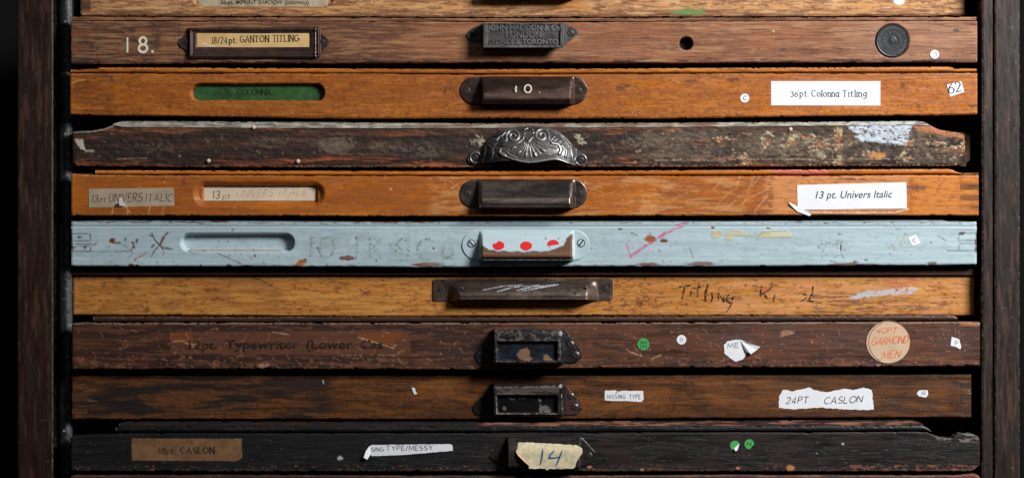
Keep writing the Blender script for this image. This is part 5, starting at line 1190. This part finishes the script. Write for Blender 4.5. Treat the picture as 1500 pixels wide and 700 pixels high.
def ph8(c):
    c.poly([(729, 578), (815, 578), (815, 602), (729, 602)], (14, 14, 17), .9, .5); wear_glint_line(c, [(722, 566), (818, 564)], 2.6, (134, 124, 116), .8); c.patches(727, 564, 820, 576, (120, 110, 102), .5, .6, 20, 3, .1, 3, 3)  # window floor painted black to keep the recess dark under the lamps
    wear_glint_line(c, [(727, 577), (728, 602)], 1.2, (170, 166, 162), .9); wear_glint_line(c, [(728, 603.5), (816, 603.5)], 1.2, (160, 150, 144), .8); wear_glint_line(c, [(822, 570), (824, 602)], 1.4, (190, 182, 176), .9)
    c.blob(820.5, 563.5, 2.5, 2.5, (210, 208, 206), .9); wear_glint_line(c, [(832, 568), (842, 582), (851, 596)], 1.4, (160, 130, 122), .9); c.poly([(828, 566), (835, 574), (849, 596), (846, 606), (828, 606)], (96, 66, 62), .6, 1, 2)
    c.poly([(790, 602), (789, 582), (792, 583), (792, 593), (801, 592), (808, 597), (806, 602)], (130, 130, 124), .9, 1.2, 1, gap=.38); c.line([(745, 580), (750, 584), (758, 579), (764, 583), (772, 580)], 1.4, (120, 120, 118), .8, 1, gap=.42); c.blob(739, 596, 2.5, 3, (130, 130, 126), .8)
h8 = frame_pull(root, 721, 825, 560.5, 607.5, 728, 816, 577, 603, 22, 852.5, M['japan2'], ph8, 'worn dark steel label pull with an empty black window', 825.5)
screw(836.5, 579, 4.2, 2.6, .4, M['screw'], h8, dome=2.4); screw(842.5, 595, 4.4, 2.6, .5, M['screw'], h8, dome=2.4)
mp = paper(torn([(886, 571.5), (901, 571), (905, 574), (910, 572), (942, 572), (943, 584), (940, 588), (886, 586)], .35, 4, 2), M['white'], root, label='small torn white paper handwritten MISSING TYPE')
strokes('MISSING', 889.5, 916, 583.5, 6.2, 'lettering', M['inkpen'], mp, .8, .7, jit=.02, gap=.5); strokes('TYPE', 922, 938, 583.5, 6.2, 'lettering', M['inkpen'], mp, .8, .7, jit=.03, gap=.4, seed=3)
flap([(899, 576, .7), (905, 571.5, 2.5), (907, 573.5, 2)], M['white'], mp)
cs = paper(torn([(1141, 597), (1141, 582), (1146, 571), (1154, 571), (1160, 573), (1186, 567), (1192, 571), (1212, 574), (1236, 569), (1250, 571), (1265, 567), (1277, 571), (1280, 599.5), (1245, 599.5), (1200, 596.5), (1160, 599)], .6, 3, 9), M['white'], root, label='torn white strip handwritten 24PT CASLON')
strokes('24PT', 1151, 1183, 590.5, 9.5, 'lettering', M['inkblack'], cs, .8, 1.0, slant=.2, jit=.08, gap=.3, slope=-.02); strokes('CASLON', 1207, 1262, 591, 9.5, 'lettering', M['inkblack'], cs, .8, 1.0, slant=.25, jit=.08, gap=.22, seed=3, slope=-.04)
sk = paper(torn([(1346, 571.5), (1358.5, 571), (1359.5, 577), (1357, 581.5), (1346, 580), (1342.5, 576)], .4, 3, 4), M['white'], root, 'small_sticker', label='tiny torn white sticker marked R'); strokes('R', 1350.5, 1356, 578.5, 5, 'lettering', M['inkpen'], sk, .8, .8, slope=-.2)
prism('paper_scrap', [(603, 567), (608, 568), (609, 574), (612, 576), (607, 577.5), (605, 573)], .3, .6, M['white'], root, label='tiny curled paper scrap')

# ================= drawer 9: black with moulded top
def p9(c):
    c.patches(103, 632, 1436, 692, (42, 38, 38), .55, .4, 50, 3, .1, 3, 4)
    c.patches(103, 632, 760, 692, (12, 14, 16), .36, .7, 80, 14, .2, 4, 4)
    c.patches(700, 632, 1436, 692, (44, 28, 27), .52, .5, 50, 10, .15, 5, 20)
    c.patches(103, 680, 1436, 692, (120, 76, 54), .68, .8, 5, 2, .05, 6, 4); c.patches(1240, 680, 1436, 692, (150, 92, 66), .58, .7, 6, 2.4, .06, 7, 8)
    c.line([(103, 689), (1436, 688)], 1.3, (104, 86, 60), .6, 1, gap=.46)
    for x, y, a, b in ((1158, 685, 6, 5), (864, 684, 3, 2), (1080, 685, 4, 2), (940, 688, 3, 2), (1234, 649.5, 1.6, 1.2), (1197, 663, 1, 1), (498, 670, 4, 3)): c.blob(x, y, a, b, (190, 130, 76) if y > 680 else (214, 206, 200), .85, .8, .4, seed=int(x))
    c.specks(103, 642, 1436, 688, 110, (130, 124, 120), .4, 1, .6, 9); c.scratches(900, 642, 1436, 688, 40, (110, 104, 102), 14, .8, .5, 10, 0, .4)
    c.line([(1398, 640), (1402, 646)], 1.4, (10, 10, 10), .9); c.patches(1370, 630, 1436, 648, (128, 120, 120), .56, .8, 8, 2, .06, 12, 4)
    c.line([(1366, 632), (1378, 640), (1392, 643)], 1.6, (120, 106, 104), .8, 1); c.patches(940, 683, 1010, 692, (120, 40, 44), .56, .8, 4, 2, .05, 14, 4)
top9 = [(103, 641), (106, 638), (130, 637), (160, 636), (168, 634), (1358, 632), (1368, 637), (1380, 641), (1396, 641), (1402, 636), (1410, 634), (1424, 635.5), (1433, 639), (1436, 645)]
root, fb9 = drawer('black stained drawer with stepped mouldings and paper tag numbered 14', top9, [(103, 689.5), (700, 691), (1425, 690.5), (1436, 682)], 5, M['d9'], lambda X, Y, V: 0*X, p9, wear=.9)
def pm9(c):
    c.line([(180, 622), (1360, 620)], 1.2, (96, 92, 92), .6, 1, gap=.4); c.specks(180, 618, 1360, 634, 60, (140, 132, 128), .4, .9, .6, 3)
    c.line([(1345, 620), (1366, 632)], 1.6, (110, 96, 96), .8, 1)
moulding(root, 170, 1364, [(170, 625.5), (182, 623.6), (700, 624.5), (1350, 622.5), (1357, 625), (1364, 630)], [(170, 633.5), (182, 633.4), (700, 633.6), (1358, 631.7), (1364, 633)], 0.5, M['d9'], 'bead', pm9, seed=4)
moulding(root, 174, 1354, [(174, 620), (182, 618), (700, 618.6), (1340, 616), (1346, 617), (1354, 621.5)], [(174, 623.4), (700, 624.2), (1354, 622.2)], -1.5, M['d7'], 'flat', lambda c: (c.patches(170, 614, 700, 626, (28, 26, 26), .34, .9, 50, 5, .2, 3, 3), c.patches(700, 614, 1354, 626, (176, 124, 98), .5, .6, 40, 2.4, .08, 5, 20), c.patches(700, 614, 1354, 626, (40, 30, 30), .58, .8, 20, 2, .06, 6, 4)), name='top_strip', seed=7)
bl = paper(torn([(193, 641.5), (354, 642), (355, 670), (348, 674), (345, 675), (193, 674)], .5, 4, 3), M['brownlab'], root, label='browned paper label printed 48pt. CASLON')
strokes('48pt.', 231, 256, 663.5, 8, 'lettering', M['inkfaded'], bl, .8, 1.3, .35, .07, gap=.24); strokes('CASLON', 265, 314, 663, 8.2, 'lettering', M['inkblack'], bl, .8, 1.5, .3, .18, gap=.34)
ms = paper(torn([(541, 653), (545, 651), (660, 650), (663, 652), (663.5, 659.5), (600, 665), (545, 667.5), (540, 662)], .3, 4, 5), M['white'], root, label='narrow white tape handwritten MISSING TYPE/MESSY')
strokes('SING', 544, 562, 660.5, 5.5, 'lettering', M['inkpen'], ms, .8, .8, jit=.05, slope=-.02); strokes('TYPE/MESSY', 566, 634, 659.5, 6.8, 'lettering', M['inkpen'], ms, .8, .9, jit=.04, gap=.26, seed=7, slope=-.02)
flap([(541, 653, .6), (543, 664, 1.5), (538, 672, 5), (533, 669, 5.5), (536, 660, 3)], M['white'], ms)
def ph9(c):
    wear_glint_line(c, [(850, 641), (848, 682)], 1.6, (120, 116, 120), .8); wear_glint_line(c, [(851, 640.5), (858, 647), (872, 662)], 1.4, (150, 144, 142), .95); c.specks(735, 640, 850, 684, 40, (110, 104, 100), .4, 1.2, .6, 3)
    c.patches(738, 640, 760, 684, (70, 66, 62), .5, .6, 6, 8, .1, 4, 3)
x0_, x1_, y0_, y1_ = 742, 849, 639.5, 682
zt = interp([(718, 667), (724, 658), (738, 643), (742, 639.5), (850, 639.5), (853, 641), (864, 652), (872.5, 663), (873.5, 668)])
zb = interp([(718, 669), (728, 676), (740, 682), (851, 682.5), (860, 680), (870, 675), (873.5, 669)])
def d9(X, Y, V):
    e = smooth01((X-740)/5)*smooth01((852-X)/4); t = np.clip((Y-639.5)/22, 0, 1)
    return 2+e*(4+14*np.sin(t*math.pi/2)-1.2*smooth01(1-(682-Y)/3))
h9 = relief('pull_handle', 718, 873.5, zt, zb, d9, M['japan2'], root, xs=np.unique(np.concatenate([np.arange(718, 739, 1.), np.linspace(739, 747, 14), np.arange(747, 846, 1.4), np.linspace(846, 854, 18), np.arange(854, 873.6, .9)])), rows=40, shell=1.8, paint=ph9, label='black triangular eared pull behind the paper tag')
screw(863.5, 666, 4.2, 2.4, 1.2, M['screw_d'], h9, dome=2)
# paper 14 glued over the pull: follows the curve of the hood
tagp = torn([(759, 646.5), (770, 646), (800, 647.5), (845, 650), (852, 654), (852.5, 661), (848, 667), (844, 673), (842, 681), (839, 683.5), (804, 684), (801, 686), (798, 683.5), (775, 683.5), (774, 674), (770, 668), (755.5, 659), (758, 654)], .5, 3, 8)
tg_n = 60
def tag_depth(y): return 6.6+14*math.sin(min(max((y-639.5)/22., 0), 1)*math.pi/2)+.4
tri_pts = tagp; cxm = 805
V = []; F = []; n = len(tagp); rings = 5
for r_ in range(rings+1):
    s_ = 1-r_/rings*.98
    for (x, y) in tagp:
        X = cxm+(x-cxm)*s_; Y = 665+(y-665)*s_; V.append((X, Y, tag_depth(Y)+(1.2*max(0, (y-665)/20) if s_ > .9 and x < 790 else 0)))
for r_ in range(rings):
    for i in range(n):
        j = (i+1) % n; F.append((r_*n+j, r_*n+i, (r_+1)*n+i, (r_+1)*n+j))
F.append(tuple(rings*n+i for i in range(n))[::-1]); V = np.array(V)
tag14 = mesh_obj('paper_tag', W(V[:, 0], V[:, 1], V[:, 2]), F, M['tag14'], h9, False, None, 'yellowed torn paper tag marked 14 in blue')
flap([(756, 659, 21), (766, 664, 20), (774, 669, 20.4), (776, 680, 22), (768, 673, 27), (758, 663, 25)], M['garm'], h9)
for nm_, pts in (('1', [(795, 655), (794, 665), (791, 678)]), ('4', [(812, 657), (806, 663), (804, 668), (812, 668), (820, 666.5)]), ('4', [(823, 657.5), (819, 668), (814, 679.5)])):
    P = []
    for a, b in zip(pts[:-1], pts[1:]): P += [(a[0]+(b[0]-a[0])*t, a[1]+(b[1]-a[1])*t) for t in np.linspace(0, 1, 5)[:-1]]
    P.append(pts[-1]); v, f = ribbon_geo(P, 2.3, np.array([tag_depth(p[1]) for p in P]*2)+.5+(.03 if nm_ == '4' else 0), 0, True); o = mesh_obj('blue_numeral', v, f, M['inkblue'], h9, False)
for cx, cy, cut in ((1076.5, 652, 1), (1097.5, 650, 0)):
    P = [(cx+7*math.cos(a), cy+7.2*math.sin(a)) for a in np.linspace(0, 2*math.pi, 27)[:-1]]
    if cut: P = [(x, y) for x, y in P if (x-cx)*.8+(y-cy)*.6 < 4]
    else: P = [(x, y) for x, y in P if (x-cx)*.7+(y-cy)*.7 < 5.6]
    o = paper(P, M['greendot'], root, 'round_sticker', label='green round sticker with its edge folded white' if cut else 'green round sticker with a faint N')
    if cut: flap([(1083, 649, .7), (1080, 659, .7), (1077, 660, 2.5), (1075, 656, 3)], M['white'], o)
    else: strokes('N', 1094, 1100, 653, 6, 'lettering', M['inkgreen'], o, .8, .7, slope=-.2)

# ================= drawer 10: at the lower edge of the photograph
def p10(c):
    c.line([(104, 696.5), (1436, 696.5)], 1.6, (150, 104, 78), .6, 1.2, gap=.44); c.patches(104, 694, 1436, 704, (46, 28, 22), .5, .7, 30, 3, .1, 3, 4)
    c.patches(1420, 690, 1437, 706, (170, 92, 64), .4, .6, 8, 6, .1, 4, 2); c.patches(104, 694, 700, 710, (40, 26, 22), .4, .6, 50, 5, .2, 6, 4)
root, fb10 = drawer('brown wooden drawer just showing along the bottom edge of the photo', [(104, 697), (110, 695), (700, 696), (1405, 695), (1412, 693.8), (1424, 693), (1433, 695), (1437, 700)], [(104, 752), (1437, 752)], 5, M['d10'], NOF, p10, pitch=1.8)

print('tris', sum(len(o.data.loops)-2*len(o.data.polygons) for o in bpy.data.objects if o.type == 'MESH'))
